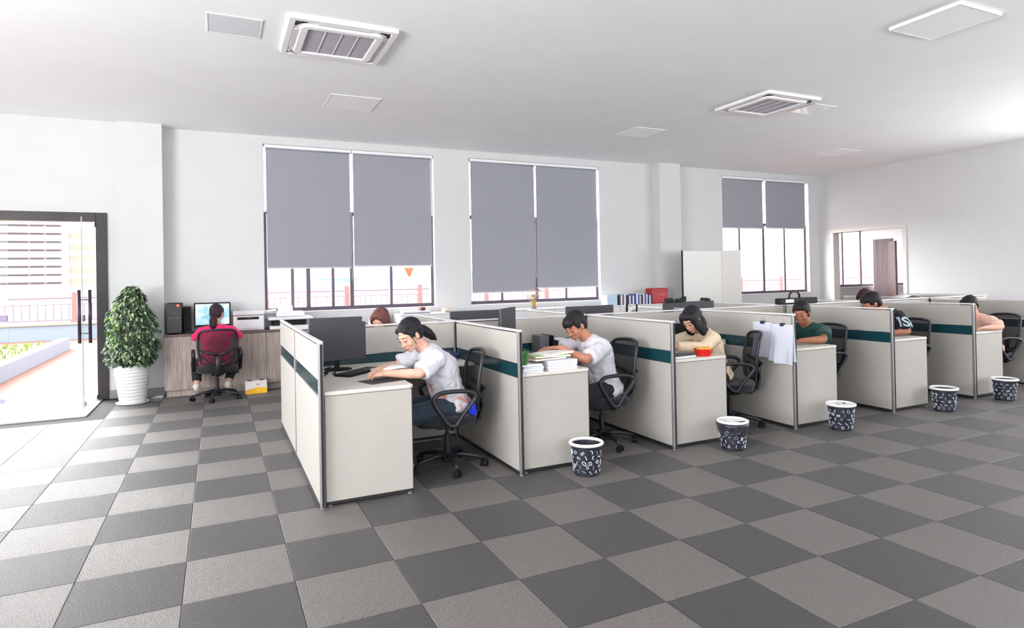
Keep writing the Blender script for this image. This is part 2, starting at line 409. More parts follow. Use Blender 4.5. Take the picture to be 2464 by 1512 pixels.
def aircon(cx, cy, label):
    t = thing('ceiling_air_conditioner', label, 'air conditioner', (cx, cy, H)); a = .455
    pl = MB()
    def rring(mb, ro, ri, z0, z1, cr=.10, n=5):
        def pts(h, c_):
            out = []
            for (sx_, sy_, a0) in ((1, 1, 0), (-1, 1, 90), (-1, -1, 180), (1, -1, 270)):
                for k in range(n+1):
                    t_ = math.radians(a0+90*k/n); out.append((sx_*(h-c_)+c_*math.cos(t_), sy_*(h-c_)+c_*math.sin(t_)))
            return out
        po, pi_ = pts(ro, cr), pts(ri, max(.01, cr-(ro-ri))); m = len(po)
        vs = [(x, y, z) for z in (z0, z1) for x, y in po]+[(x, y, z) for z in (z0, z1) for x, y in pi_]
        fs = []
        for k in range(m):
            k2 = (k+1) % m
            fs += [(k, k2, m+k2, m+k), (2*m+k, 3*m+k, 3*m+k2, 2*m+k2), (k, 2*m+k, 2*m+k2, k2), (m+k, m+k2, 3*m+k2, 3*m+k)]
        return mb.add(vs, fs)
    rring(MB(), a, .40, -.035, 0, .02).build('outer_panel', whitem, t, bevel=.006)
    rring(MB(), .40, .33, -.028, 0, .13).build('air_slot_ring', mat('ac_slot', (226, 226, 228), .5), t, smooth=False)
    rring(MB(), .352, .285, -.052, -.01, .08).build('inner_panel', whitem, t, bevel=.008)
    for k in range(4):
        R = Matrix.Rotation(k*math.pi/2, 4, 'Z')
        b = MB().box(-.22, .22, .362, .398, -.036, -.026, R).build('louvre', mat('ac_louvre', (206, 202, 208), .4), t, bevel=.004)
        d = MB()
        ps = [(.392-.105+.105*math.cos(math.radians(w))-.0, .392-.105+.105*math.sin(math.radians(w))) for w in range(10, 81, 10)]
        d.tube([R @ Vector((x, y, -.030)) for x, y in ps], .013, 8, flat=(1, .5))
        if k in (2, 3): d.build('corner_slot', blk2, t, smooth=True)
        else: d.build('corner_slot', mat('ac_slot2', (190, 188, 192), .5), t, smooth=True)
    g = MB()
    g.box(-.285, .285, -.285, .285, -.02, -.012)
    g.build('grille_backing', mat('ac_grille_dark', (136, 131, 140), .7), t)
    for k in range(24):
        y = -.27+k*.54/23
        MB().box(-.283, .283, y-.006, y+.006, -.038, -.022).build('grille_bar', grillem, t)
    for k in (-1, 0, 1):
        MB().box(k*.14-.004, k*.14+.004, -.283, .283, -.042, -.038).build('grille_rib', whitem, t)
    return t
aircon(1.185, 2.475, 'white square ceiling cassette air conditioner near the top left')
aircon(6.605, 2.555, 'white square ceiling cassette air conditioner at the upper right')

# ================================================================== OUTSIDE
pave = mat('pink_paving', (146, 98, 86), .8, nscale=3, namt=.05)
struct(MB().box(-60, 60, 6.86, 24, -.3, -.03).build('ground_terrace', pave))
# terrace railing
ral = mat('rail_paint', (128, 108, 132), .5); base = mat('blue_kerb', (140, 158, 176), .7); yell = mat('cream_render', (182, 172, 150), .8)
t = thing('terrace_railing', 'long metal railing with thin bars on a pale blue kerb along the terrace edge', 'railing', (0, 18.7, 0))
MB().box(-12, 32, -.12, .12, -.03, .40).build('kerb', base, t); MB().box(-12, 32, -.18, .18, .40, .46).build('coping', yell, t, bevel=.01)
MB().box(-12, 32, -.02, .02, 1.15, 1.19).build('top_rail', ral, t); MB().box(-12, 32, -.015, .015, .98, 1.0).build('mid_rail', ral, t); MB().box(-12, 32, -.015, .015, .52, .55).build('bottom_rail', ral, t)
bm_ = MB().box(-.009, .009, -.009, .009, .55, .98).mesh('baluster'); bm_.materials.append(ral)
for k in range(232):
    o = link('baluster', bm_, t); o.location = (-11.8+k*.187, 0, 0)
pm_ = MB().box(-.08, .08, -.08, .08, .46, 1.34).box(-.11, .11, -.11, .11, .46, .54).mesh('post'); pm_.materials.append(mat('post_pink', (150, 118, 118), .7))
for k in range(14):
    o = link('post', pm_, t); o.location = (-8.8+k*2.6, 0, 0)
# planter kerb with grass
t = thing('planter', 'low pale kerbed planting bed with patchy grass outside the glass door', 'planter', (-3.15, 10, 0))
MB().prism([(0, -2.6), (.22, -2.6), (.05, 5.1), (-.17, 5.1)], -.03, .25).build('kerb', mat('pale_kerb', (128, 140, 156), .6), t, bevel=.01)
MB().prism([(0, -2.6), (-.17, 5.1), (-7, 5.1), (-7, -2.6)], -.03, .14).build('soil', mat('dry_soil', (150, 134, 112), .9, nscale=2, rgb2=(128, 140, 70)), t)
g = MB()
for k in range(2600):
    x = -random.random()**.8*5.2-.15; y = random.uniform(.2, 5.0); h = random.uniform(.05, .13); a = random.random()*6.3
    dx, dy = math.cos(a)*.012, math.sin(a)*.012
    g.add([(x-dx, y-dy, .14), (x+dx, y+dy, .14), (x+dy*2, y-dx*2, .14+h)], [(0, 1, 2)])
g.build('grass', mat('grass_blades', (118, 136, 44), .8, nscale=3, namt=.3), t)['kind'] = 'stuff'
# distant building blocks
bwall = mat('far_wall', (190, 178, 170), .8); bband = mat('far_band', (180, 146, 134), .8); bwin = mat('far_window', (104, 100, 116), .5)
def block(x0, x1, y0, y1, z0, nf, fh, wx, label, side=True):
    t = thing('apartment_block', label, 'building', ((x0+x1)/2, y0, z0)); w = (x1-x0)/2
    MB().box(-w, w, .6, y1-y0, -6, nf*fh+1).build('wall', bwall, t)
    for k in range(nf):
        z = k*fh
        MB().box(-w-.3, w+.3, -.6, .8, z-.5, z+1.15).build('floor_band', bwall if k % 2 else bband, t)
        MB().box(-w-.35, w+.35, -.65, .8, z-.9, z-.5).build('floor_edge', bband, t)
        for a, b in wx:
            MB().box(a, b, .3, .7, z+1.2, z+fh-1.0).build('window', bwin, t)
    return t
block(-95, -46.8, 250, 262, 1.5, 9, 2.72, [(-12.5, -7), (-5, -1.5), (3.5, 7.6), (7.9, 14.6), (15.4, 18.8), (19.8, 23.6)], 'broad apartment block with pink floor bands seen through the glass door')
block(-46.4, -38, 262, 270, 3, 9, 2.05, [(-3.6, -1.6), (-1.0, 1.4), (2, 3.8)], 'narrower pale block stepping back at the right of the broad apartment block')
t = tag(MB().box(-150, 260, 40, 40.4, -3, .95).build('boundary_wall', yell), 'long low cream boundary wall beyond the railing', 'wall')
def hills(name, y, x0, x1, hmax, seed, m):
    rnd = random.Random(seed); n = 90; ph = [rnd.uniform(0, 6) for _ in range(5)]; vs = []
    for k in range(n+1):
        x = x0+(x1-x0)*k/n; u = k/n*12
        h = hmax*(.45+.25*math.sin(u*.8+ph[0])+.15*math.sin(u*2.1+ph[1])+.08*math.sin(u*5+ph[2]))*math.sin(math.pi*k/n)**.5
        vs += [(x, y, -30), (x, y, max(h, -20)), (x, y+80, -30)]
    fs = []
    for k in range(n):
        a = 3*k; fs += [(a, a+3, a+4, a+1), (a+1, a+4, a+5, a+2)]
    return MB().add(vs, fs).build(name, m, None, smooth=False)
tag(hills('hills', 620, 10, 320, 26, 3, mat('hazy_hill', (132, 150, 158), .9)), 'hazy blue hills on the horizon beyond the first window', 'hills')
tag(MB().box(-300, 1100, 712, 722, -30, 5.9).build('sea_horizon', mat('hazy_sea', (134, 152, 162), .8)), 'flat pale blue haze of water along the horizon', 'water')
block(330, 470, 520, 540, -2, 9, 3.4, [(-60+k*9, -55+k*9) for k in range(13)], 'faint distant housing block seen through the far right window')
t = thing('tower_crane', 'faint construction crane far behind the right window', 'crane', (355, 500, 0))
MB().box(-1, 1, -1, 1, 0, 46).build('mast', mat('crane_paint', (190, 150, 126), .7), t); MB().box(-12, 46, -.7, .7, 44, 45.4).build('jib', mat('crane_paint', (190, 150, 126), .7), t)
p = MB().add([(2.94, 6.735, 1.70), (3.11, 6.735, 1.70), (3.03, 6.735, 1.53), (2.94, 6.738, 1.70), (3.11, 6.738, 1.70), (3.03, 6.738, 1.53)], [(0, 1, 2), (5, 4, 3), (0, 3, 4, 1), (1, 4, 5, 2), (2, 5, 3, 0)]).build('window_sticker', mat('orange_sticker', (232, 140, 96), .5))
tag(p, 'small orange triangle sticker on the first window pane', 'sticker')

# ================================================================== PARTITIONS AND DESKS
XS = [.77+1.447*i for i in range(8)]; YF, YM, YB = .92, 2.30, 3.66; PH = 1.10
ORD = ['first', 'second', 'third', 'fourth', 'fifth', 'sixth', 'seventh', 'eighth']
def partition(loc, rz, L, label, post0=True):
    """panel screen running along local +y, L long, 44 mm thick"""
    t = thing('cubicle_partition', label, 'partition', loc, rz, None); h = .016
    MB().box(-h, h, .03, L-.012, .035, .735).build('lower_panel', panelm, t, bevel=.003)
    MB().box(-h, h, .03, L-.012, .845, 1.075).build('upper_panel', panelm, t, bevel=.003)
    MB().box(-h+.008, h-.008, .03, L-.012, .74, .84).build('accent_stripe', stripem, t)
    MB().box(-.017, .017, 0, .022, .02, 1.085).build('end_post', alum, t, bevel=.002)
    MB().box(-.004, .0135, -.0025, .001, .02, 1.08).build('edge_seal', darkedge, t)
    MB().box(-.017, .017, 0, L, 1.084, PH).build('top_cap', alum if False else mat('cap_white', (214, 212, 214), .4, .2), t, bevel=.004)
    MB().box(-.019, .019, .03, L-.012, .012, .034).build('bottom_rail', darkedge, t)
    MB().lathe([(.012, 0), (.016, .004), (.016, .010), (.006, .012), (.006, .02)], 12, (0, .02, 0)).build('levelling_foot', alum, t)
    MB().lathe([(.012, 0), (.016, .004), (.016, .010), (.006, .012), (.006, .02)], 12, (0, L-.03, 0)).build('levelling_foot', alum, t)
    return t
for i in range(7):
    partition((XS[i], YF, 0), 0, YM-YF-.024, ('cream partition with teal stripe at the left end of the desk row' if i == 0 else
              'cream front-row partition with teal stripe, %s from the left end of the desk row' % ORD[i]))
for i in range(8):
    partition((XS[i], YM+.024, 0), 0, YB-YM-.024, 'back-row cream partition running toward the windows, %s from the left' % ORD[i])
for i in range(7):
    partition((XS[i]+.024, YM, 0), -math.pi/2, XS[i+1]-XS[i]-.048, 'cream divider at the back of the %s front-row cubicle from the left' % ORD[i])
    pass
DT = .762
def desk(i, label, front=True):
    x = XS[i]+.024; t = thing('corner_desk', label, 'desk', (x, YM if front else YM, 0))
    s = -1 if front else 1; L = YM-YF-.03 if front else YB-YM-.03; y0 = .026
    def Y(a, b): return (min(s*a, s*b), max(s*a, s*b))
    yy = [s*y0, s*y0, s*(y0+.52), s*(y0+.54), s*(L-.0), s*(L)]
    pts = [(0, s*y0), (1.39, s*y0), (1.39, s*(y0+.50)), (.68, s*(y0+.50)), (.62, s*(y0+.53)), (.60, s*(y0+.60)), (.605, s*(L-.02)), (.585, s*L), (0, s*L)]
    if s > 0: pts = pts[::1]
    MB().prism(pts, DT-.028, DT).build('desktop', deskm, t, bevel=.008, seg=3)
    ya, yb = Y(L-.035, L-.010)
    MB().box(.004, .592, ya, yb, .035, DT-.030).build('end_panel', panelm, t, bevel=.003)
    MB().box(.592, .597, ya, yb, .035, DT-.030).box(.004, .596, ya, yb, .018, .034).build('edge_strip', darkedge, t)
    for fx in (.03, .57):
        MB().lathe([(.012, 0), (.016, .004), (.016, .010), (.006, .012), (.006, .02)], 12, (fx, (ya+yb)/2, 0)).build('levelling_foot', alum, t)
    ya, yb = Y(y0+.002, y0+.016)
    MB().box(.01, 1.38, ya, yb, .40, DT-.030).build('modesty_panel', panelm, t)
    return t
for i in range(7):
    desk(i, 'white corner desk in the %s front-row cubicle from the left' % ORD[i])
for i in range(7):
    desk(i, 'white corner desk in the %s back-row cubicle from the left' % ORD[i], False)

# ================================================================== CHAIRS
def chair(label, loc, rz):
    t = thing('office_chair', label, 'chair', loc, rz, None)
    MB().lathe([(.035, .05), (.045, .06), (.05, .12), (.035, .135)], 16).build('hub', blk, t, smooth=False)
    for k in range(5):
        R = Matrix.Rotation(math.radians(72*k+20), 4, 'Z')
        lg = MB().tube([R @ Vector(p) for p in ((.03, 0, .10), (.12, 0, .105), (.22, 0, .088), (.29, 0, .066))], [.026, .024, .02, .016], 8, flat=(1, .8)).build('leg', blk, t, smooth=True)
        c = R @ Vector((.29, 0, 0)); R2 = Matrix.Rotation(math.radians(72*k+20+35*k), 4, 'Z')
        cs = MB()
        for s in (-1, 1):
            a = Vector((c.x, c.y, .028))+R2 @ Vector((0, s*.012, 0)); b = Vector((c.x, c.y, .028))+R2 @ Vector((0, s*.026, 0))
            cs.tube([a, b], .027, 14)
        cs.tube([Vector((c.x, c.y, .028))+R2 @ Vector((0, -.014, 0)), Vector((c.x, c.y, .028))+R2 @ Vector((0, .014, 0))], .012, 8)
        cs.tube([(c.x, c.y, .03), (c.x, c.y, .07)], .008, 8)
        cs.build('caster', blk2, t)
    MB().lathe([(.024, .12), (.024, .27), (.014, .272), (.014, .33)], 14).build('gas_column', blk, t)
    MB().box(-.09, .10, -.07, .07, .315, .36).build('tilt_mechanism', blk2, t, bevel=.012)
    MB().tube([(0, -.06, .335), (0, -.20, .325), (.0, -.26, .33)], [.006, .006, .009], 8).build('lever', blk, t)
    # seat: rounded waterfall cushion
    mb = MB(); n = 10; vs = []; 
    sh = MB(); pts = []
    for k in range(32):
        a = 2*math.pi*k/32; ca, sa = math.cos(a), math.sin(a)
        e = 2/3.4
        pts.append((.235*abs(ca)**e*(1 if ca >= 0 else -1), .245*abs(sa)**e*(1 if sa >= 0 else -1)))
    lay = [(.90, .362), (.97, .372), (1.0, .395), (.985, .418), (.93, .432), (.7, .437), (.35, .432)]
    vs = []
    for f_, z in lay:
        for x, y in pts: vs.append((x*f_+.02, y*f_, z-(.018*max(0, x/.235)**3 if z > .37 else 0)))
    fs = [tuple(range(31, -1, -1))]
    for i in range(len(lay)-1):
        for k in range(32): fs.append((i*32+k, i*32+(k+1) % 32, (i+1)*32+(k+1) % 32, (i+1)*32+k))
    fs.append(tuple((len(lay)-1)*32+k for k in range(32)))
    MB().add(vs, fs).build('seat', seatm, t, smooth=True)
    # back: frame loop, mesh, spine
    def bp(u, z): # u lateral, z height -> curved back
        k = (z-.46)/.46
        return Vector((-.235-.035*k-.03*k*k+.05*(abs(u)/.22)**2, u, z))
    outline = []
    corners = [(-.175, .475), (-.205, .55), (-.225, .70), (-.22, .84), (-.20, .885), (-.165, .905), (-.08, .915), (0, .918)]
    outline = corners+[(-u, z) for u, z in corners[-2::-1]]+[(.12, .462), (0, .458), (-.12, .462)]
    MB().tube(cr([bp(u, z) for u, z in outline], True, 3), .0145, 8, closed=True).build('back_frame', blk, t, smooth=True)
    def half(z):
        prev = corners[0]
        for c_ in corners:
            if c_[1] >= z: 
                if c_[1] == prev[1]: return abs(c_[0])
                f_ = (z-prev[1])/(c_[1]-prev[1]); return abs(prev[0]+(c_[0]-prev[0])*f_)
            prev = c_
        return .0
    vs = []; rows = 10
    for i in range(rows+1):
        z = .47+(.912-.47)*i/rows; h_ = half(z) if z < .905 else .11
        for k in range(9):
            u = -h_+2*h_*k/8; vs.append(bp(u, z))
    fs = [(i*9+k, i*9+k+1, (i+1)*9+k+1, (i+1)*9+k) for i in range(rows) for k in range(8)]
    MB().add(vs, fs).build('back_mesh', meshm, t, smooth=True)
    sp = MB().tube([(-.07, 0, .335), (-.20, 0, .33), (-.265, 0, .37), (-.285, 0, .46), (-.29, 0, .62)], [.034, .036, .038, .036, .03], 8, flat=(1.0, .45))
    sp.build('back_spine', blk, t, smooth=True)
    for s in (-1, 1):
        MB().tube([(-.29, s*.01, .60), (-.285, s*.10, .63), (-.238, s*.21, .665)], [.02, .016, .012], 8).tube([(-.285, s*.02, .47), (-.262, s*.12, .50), (-.225, s*.19, .60)], .011, 8).build('back_brace', blk, t, smooth=True)
    for s in (-1, 1):
        y = s*.275
        loop = [(.00, .385), (-.02, .40), (-.07, .47), (-.135, .545), (-.165, .59), (-.15, .622), (-.09, .64), (.02, .645), (.11, .635), (.155, .60), (.15, .555), (.10, .475), (.045, .40)]
        MB().tube(cr([(x, y, z) for x, z in loop], True, 3), .0185, 8, closed=True, flat=(1.15, .9)).tube([(.01, s*.12, .352), (.01, s*.24, .358), (.01, y, .39)], [.018, .018, .02], 8).build('armrest', blk, t, smooth=True)
    return t
PI = math.pi
ch0 = chair('black mesh office chair of the woman in the white printed t-shirt', (1.80, 1.42, 0), PI-.12)
dup(ch0, (3.24, 1.40, 0), PI-.08, 'black mesh office chair of the young man in the plain white t-shirt')
dup(ch0, (4.70, 1.36, 0), PI-.55, 'black mesh office chair turned behind the woman in the cream cardigan')
dup(ch0, (6.00, 1.45, 0), PI-.1, 'black mesh office chair of the man in the dark green t-shirt')
dup(ch0, (7.38, 1.42, 0), PI-.2, 'black mesh office chair of the person in the black lettered t-shirt')
dup(ch0, (8.93, 1.27, 0), PI-.25, 'black mesh office chair of the person in the peach t-shirt')
dup(ch0, (.15, 5.66, 0), PI/2+.05, 'black mesh office chair of the woman in pink at the wooden counter')

# ================================================================== BINS
binm = mat('bin_dark', (34, 34, 46), .45, nscale=20, namt=.1); binw = mat('bin_white', (228, 228, 230), .4); binp = mat('bin_print', (196, 208, 222), .5)
def doodles(seed, part='printed_pattern'):
    rnd = random.Random(seed); mb = MB()
    def put(pts, closed, cx, cz, rot, w=.0032):
        P = []
        for x, z in pts:
            xr = x*math.cos(rot)-z*math.sin(rot)+0; zr = x*math.sin(rot)+z*math.cos(rot)
            zz = cz+zr; rad = .095+(.118-.095)*zz/.235+.0012; a = cx+xr/rad
            P.append(Vector((rad*math.cos(a), rad*math.sin(a), zz)))
        mb.tube(P, w/2, 4, closed=closed)
    shapes = [
        ([(0, .016), (.01, .006), (.01, -.016), (-.01, -.016), (-.01, .006)], True),
        ([(.012*math.cos(a*.9), .012*math.sin(a*.9)) for a in range(7)], True),
        ([(-.014, -.006), (.014, -.006), (.014, .006), (-.014, .006)], True),
        ([(-.014, 0), (-.004, .008), (.006, -.002), (.015, .006)], False),
        ([(-.01, .01), (0, -.012), (.01, .01)], True),
        ([(0, .016), (0, -.016)], False), ([(-.006, .014), (.006, .010), (.006, -.004), (-.002, -.012)], False)]
    n = 0
    for row in range(5):
        for k in range(12):
            s = rnd.choice(shapes); put(s[0], s[1], 2*PI*(k+.5*(row % 2)+rnd.uniform(-.15, .15))/12, .035+row*.037+rnd.uniform(-.006, .006), rnd.uniform(0, 3.1), rnd.choice((.003, .005, .007)))
    return mb
def bin_(label, loc, seed, lid=0, liner=False):
    t = thing('waste_bin', label, 'bin', loc, seed*1.3, None)
    MB().lathe([(.088, 0), (.094, .004), (.116, .225), (.111, .225), (.09, .012), (.0, .012)][:5], 32).build('body', binm, t, smooth=False)
    MB().lathe([(.112, .222), (.130, .222), (.134, .232), (.130, .245), (.112, .248), (.108, .238)], 36).build('rim_', binw, t) if False else None
    ring = MB(); pts = [(.121*math.cos(2*PI*k/36), .121*math.sin(2*PI*k/36), .236) for k in range(36)]
    ring.tube(pts, .0125, 8, closed=True, flat=(1, 1)).build('rim', binw, t, smooth=True)
    doodles(seed).build('printed_pattern', binp, t)
    if liner:
        vs = []; n = 40
        for i, (r_, z_) in enumerate([(.112, .232), (.1315, .228), (.137, .205), (.128, .175), (.131, .15)]):
            for k in range(n):
                a = 2*PI*k/n; rr_ = r_+(.004*math.sin(k*2.3+i)+.003*math.sin(k*5.1+2*i))*(i > 0); zz = z_+(.014*math.sin(k*1.1+1) if i == 4 else 0)
                vs.append((rr_*math.cos(a), rr_*math.sin(a), zz))
        MB().add(vs, [(i*n+k, i*n+(k+1) % n, (i+1)*n+(k+1) % n, (i+1)*n+k) for i in range(4) for k in range(n)]).build('bin_liner', mat('liner', (44, 42, 54), .3, trans=.25), t, smooth=True)
    if lid:
        # inner ring lid with open segments
        for a0 in (20, 200):
            ps = [(.114*math.cos(math.radians(a0+w)), .114*math.sin(math.radians(a0+w))) for w in range(0, 121, 10)]
            MB().prism(ps+[(0.012*math.cos(math.radians(a0+60)), .012*math.sin(math.radians(a0+60)))], .232, .236).build('lid_segment', binw, t)
        MB().box(-.11, .11, -.02, .02, .236, .240).build('lid_bar', binw, t, bevel=.002)
    return t
bin_('dark patterned waste bin with an open white rim beside the second desk', (2.675, .755, 0), 1)
bin_('dark patterned waste bin with a black liner and white lid beside the third desk', (4.13, .74, 0), 2, 1, True)
bin_('dark patterned waste bin with a white lid at the fourth desk', (5.50, .75, 0), 3, 1)
bin_('dark patterned open waste bin at the fifth desk, second from the right', (7.12, .76, 0), 4)
bin_('dark patterned open waste bin nearest the right edge of the picture', (8.25, .76, 0), 5)

# ================================================================== PLANT
t = thing('potted_plant', 'leafy green bush plant in a ribbed white pot beside the glass door', 'plant', (-.825, 5.95, 0))
prof = [(.125, .0), (.14, .012)]
for k in range(44):
    z = .02+k*.0105; r_ = .142+.062*(z/.47)**.9+.0035*math.sin(k*PI/2.0)
    prof.append((r_, z))
prof += [(.212, .485), (.214, .495), (.202, .496), (.196, .46), (.19, .44)]
MB().lathe(prof, 40).build('pot', mat('white_ceramic', (228, 227, 228), .3, coat=.3), t, smooth=True)
MB().lathe([(.165, .0), (.185, .006), (.19, .018), (.182, .018), (.15, .008)], 32).build('saucer', mat('white_ceramic', (228, 227, 228), .3), t)
MB().lathe([(.0, .44), (.195, .445), (.19, .465), (.02, .475)], 24).build('soil', mat('potting_soil', (52, 42, 36), .95, nscale=60, namt=.4), t)
tr = MB(); rnd = random.Random(11)
for k in range(9):
    a = rnd.uniform(0, 6.3); x, y = .05*math.cos(a), .05*math.sin(a); ex, ey = .19*math.cos(a), .19*math.sin(a)
    tr.tube([(x, y, .45), (x*1.6, y*1.6, .75), (ex*.8, ey*.8, 1.05), (ex*.5, ey*.5, rnd.uniform(1.2, 1.42))], [.012, .009, .006, .003], 6)
tr.build('stems', mat('bark', (84, 70, 52), .9), t)
leafA = mat('leaf_green', (64, 98, 62), .42, nscale=30, rgb2=(34, 60, 42)); leafB = mat('leaf_variegated', (92, 120, 72), .42, nscale=60, rgb2=(196, 206, 168)); leafC = mat('leaf_yellow_green', (128, 176, 72), .45, nscale=30, namt=.2)  # the yellow-green tone goes only on upper leaves of one side
def leafmesh(m, L=.075, w=.017):
    vs = [(0, 0, 0), (L*.3, w, .006), (L*.3, -w, .006), (L*.3, 0, .002), (L*.65, w*.85, .002), (L*.65, -w*.85, .002), (L*.65, 0, -.002), (L, 0, -.014)]
    me = bpy.data.meshes.new('leaf'); me.from_pydata(vs, [], [(0, 3, 1), (0, 2, 3), (1, 3, 6, 4), (3, 2, 5, 6), (4, 6, 7), (6, 5, 7)]); me.materials.append(m); return me, vs
lm = [leafmesh(m) for m in (leafA, leafB, leafC)]
def leafplace():
    z = .50+.99*rnd.random()**1.15; u = (z-.48)/1.0
    tb = [(0, .19), (.12, .27), (.27, .305), (.5, .275), (.7, .215), (.85, .15), (1.02, .045)]
    for (a0, v0), (a1, v1) in zip(tb, tb[1:]):
        if a0 <= u <= a1: R_ = v0+(v1-v0)*(u-a0)/(a1-a0)
    R_ *= 1+.06*math.sin(u*13)+.05*math.sin(u*31)
    a = rnd.uniform(0, 2*PI); q = rnd.random()**.35*R_*(1+.10*math.sin(a*3+z*9))
    x, y = q*math.cos(a), q*math.sin(a)
    pitch = rnd.uniform(.15, 1.25); yaw = a+rnd.uniform(-.9, .9); sc = rnd.uniform(.6, 1.05)
    return (x, y, z), (rnd.uniform(-.6, .6), pitch, yaw), sc, q/R_, a
allv = []
for k in range(2900): allv.append(leafplace())
allv.sort(key=lambda q: q[0][1]-0.4*q[3])
st = [MB(), MB(), MB()]
for k, (p, e, sc, q, a) in enumerate(allv):
    mi = 2 if (p[0] < -.12 and rnd.random() < .45 and p[2] > .75) else (1 if rnd.random() < .30 else 0)
    if k < 300:
        o = link('leaf', lm[mi][0], t); o.location = p; o.rotation_euler = e; o.scale = (sc, sc, sc)
    else:
        mm = Matrix.LocRotScale(Vector(p), Euler(e), Vector((sc, sc, sc))); st[mi].add([mm @ Vector(v) for v in lm[mi][1]], [(0, 3, 1), (0, 2, 3), (1, 3, 6, 4), (3, 2, 5, 6), (4, 6, 7), (6, 5, 7)])
for mi, m in enumerate((leafA, leafB, leafC)): st[mi].build('foliage', m, t)['kind'] = 'stuff'
tag(MB().tube([(-.64, 6.22, .006), (-.60, 6.18, .006), (-.53, 6.17, .006), (-.50, 6.2, .006)], .006, 6).box(-.60, -.51, 6.20, 6.27, 0, .02).build('power_strip', whitem), 'small white power strip with cable on the floor behind the plant pot', 'power strip')

# ================================================================== WOODEN COUNTER + WHITE CABINETS
wood = mat('grey_oak', (150, 136, 130), .5, nscale=6, rgb2=(182, 170, 162), stretch=(6, 6, .5), bump=.05)
wtop = mat('brown_top', (104, 82, 78), .4, nscale=6, namt=.1, stretch=(.5, 8, 8))
t = thing('wooden_counter', 'long grey wood-grain counter with brown top under the printers and computer', 'counter', (-.485, 6.12, 0))
MB().box(0, 3.17, -.005, .495, .80, .83).build('countertop', wtop, t, bevel=.002)
MB().box(.02, 3.17, .05, .49, .0, .085).build('plinth', wood, t)
MB().box(.0, 3.17, .022, .49, .085, .80).build('carcass', wood, t)
for a, b in ((.0, .63), (.633, 1.26), (1.263, 1.89), (1.893, 2.52), (2.523, 3.15)):
    MB().box(a+.002, b-.002, .002, .02, .09, .795).build('door_panel', wood, t, bevel=.001)
cabm = mat('white_cabinet', (226, 226, 228), .4)
def lowcab(x, label, first=[None]):
    if first[0] is None:
        t = thing('low_cabinet', label, 'cabinet', (x, 6.10, 0)); first[0] = t
        MB().box(0, .895, .02, .50, .03, .945).build('carcass', cabm, t); MB().box(-.001, .896, .0, .51, .945, .965).build('top', cabm, t, bevel=.003)
        for a in (0, .45):
            d = MB().box(a+.003, a+.444, 0, .018, .05, .94).build('door_panel', cabm, t, bevel=.002)
            MB().box(a+(.40 if a == 0 else .02), a+(.42 if a == 0 else .04), -.012, 0, .55, .68).build('handle', alum, d)
    else: dup(first[0], (x, 6.10, 0), 0, label)
for k, nm in enumerate(('below the gap between the two big windows, beyond the counter end', 'under the left half of the middle window', 'under the dried flowers at the middle window', 'under the right end of the middle window', 'carrying the light blue box', 'carrying the row of books')):
    lowcab(2.705+k*.90, 'low white cabinet '+nm)
# folding screen near the far window
scr = mat('screen_white', (226, 224, 220), .5)
t = thing('folding_screen', 'tall white two-panel screen standing left of the far right window', 'screen', (8.13, 6.0, 0))
MB().box(0, .955, 0, .03, .03, 1.95).build('screen_panel', scr, t, bevel=.003)
mm = Matrix.Translation((.96, .0, 0)) @ Matrix.Rotation(math.radians(-62), 4, 'Z')
MB().box(0, .36, 0, .03, .03, 1.95, mm).build('screen_panel', scr, t, bevel=.003)
MB().box(-.012, 0, -.002, .032, 0, 1.955).build('edge_strip', darkedge, t); MB().box(.1, .14, -.15, .18, 0, .03).box(.8, .84, -.15, .18, 0, .03).build('foot', alum, t)

# ---- on the wooden counter
t = thing('computer_tower', 'black desktop computer tower with a red power light on the counter', 'computer', (-.36, 6.23, .83))
MB().box(-.09, .09, -.10, .28, .012, .415).build('case', blk2, t, bevel=.004)
MB().box(-.088, .088, -.112, -.10, .02, .41).build('front_bezel', mat('bezel_black', (40, 36, 42), .35, nscale=30, namt=.1), t, bevel=.004)
MB().box(-.086, .086, -.1145, -.112, .215, .222).build('bezel_groove', greyp, t); MB().box(-.03, .02, -.1145, -.112, .285, .292).build('badge', greyp, t)
MB().tube([(.048, -.117, .385), (.048, -.112, .385)], .016, 16).build('power_light', mat('red_led', (255, 60, 30), .4, emit=3.5), t)
for fx in (-.07, .07): MB().box(fx-.012, fx+.012, -.08, .25, 0, .012).build('foot', blk2, t)
t = thing('computer_tower', 'second slim dark computer case close behind the first tower', 'computer', (-.215, 6.44, .83))
MB().box(-.045, .045, -.12, .16, .0, .36).build('case', blk, t, bevel=.006); MB().box(-.042, .042, -.126, -.12, .01, .35).build('front_bezel', blk2, t, bevel=.002)
def monitor(loc, rz, w, h, z0, label, screen=None, logo=False, tilt=0):
    t = thing('monitor', label, 'monitor', loc, rz)
    MB().lathe([(.0, 0), (.11, 0), (.112, .006), (.03, .014)][1:], 24).build('base', blk2, t)
    MB().box(-.022, .022, .012, .03, .01, z0+.16).build('stand', blk2, t, bevel=.004)
    MB().box(-w/2, w/2, -.018, .010, z0, z0+h).build('housing', blk2 if screen else mat('monitor_back', (58, 56, 64), .55, nscale=30, namt=.06), t, bevel=.005)
    if screen: MB().box(-w/2+.018, w/2-.018, -.0205, -.018, z0+.03, z0+h-.018).build('screen', screen, t)
    else: MB().box(-w/2+.015, w/2-.015, .010, .022, z0+.03, z0+h-.05).build('back_shell', blk2, t, bevel=.006)
    if logo: MB().box(-.016, .016, -.0195, -.018, z0+.018, z0+.026).build('badge', greyp, t)
    return t
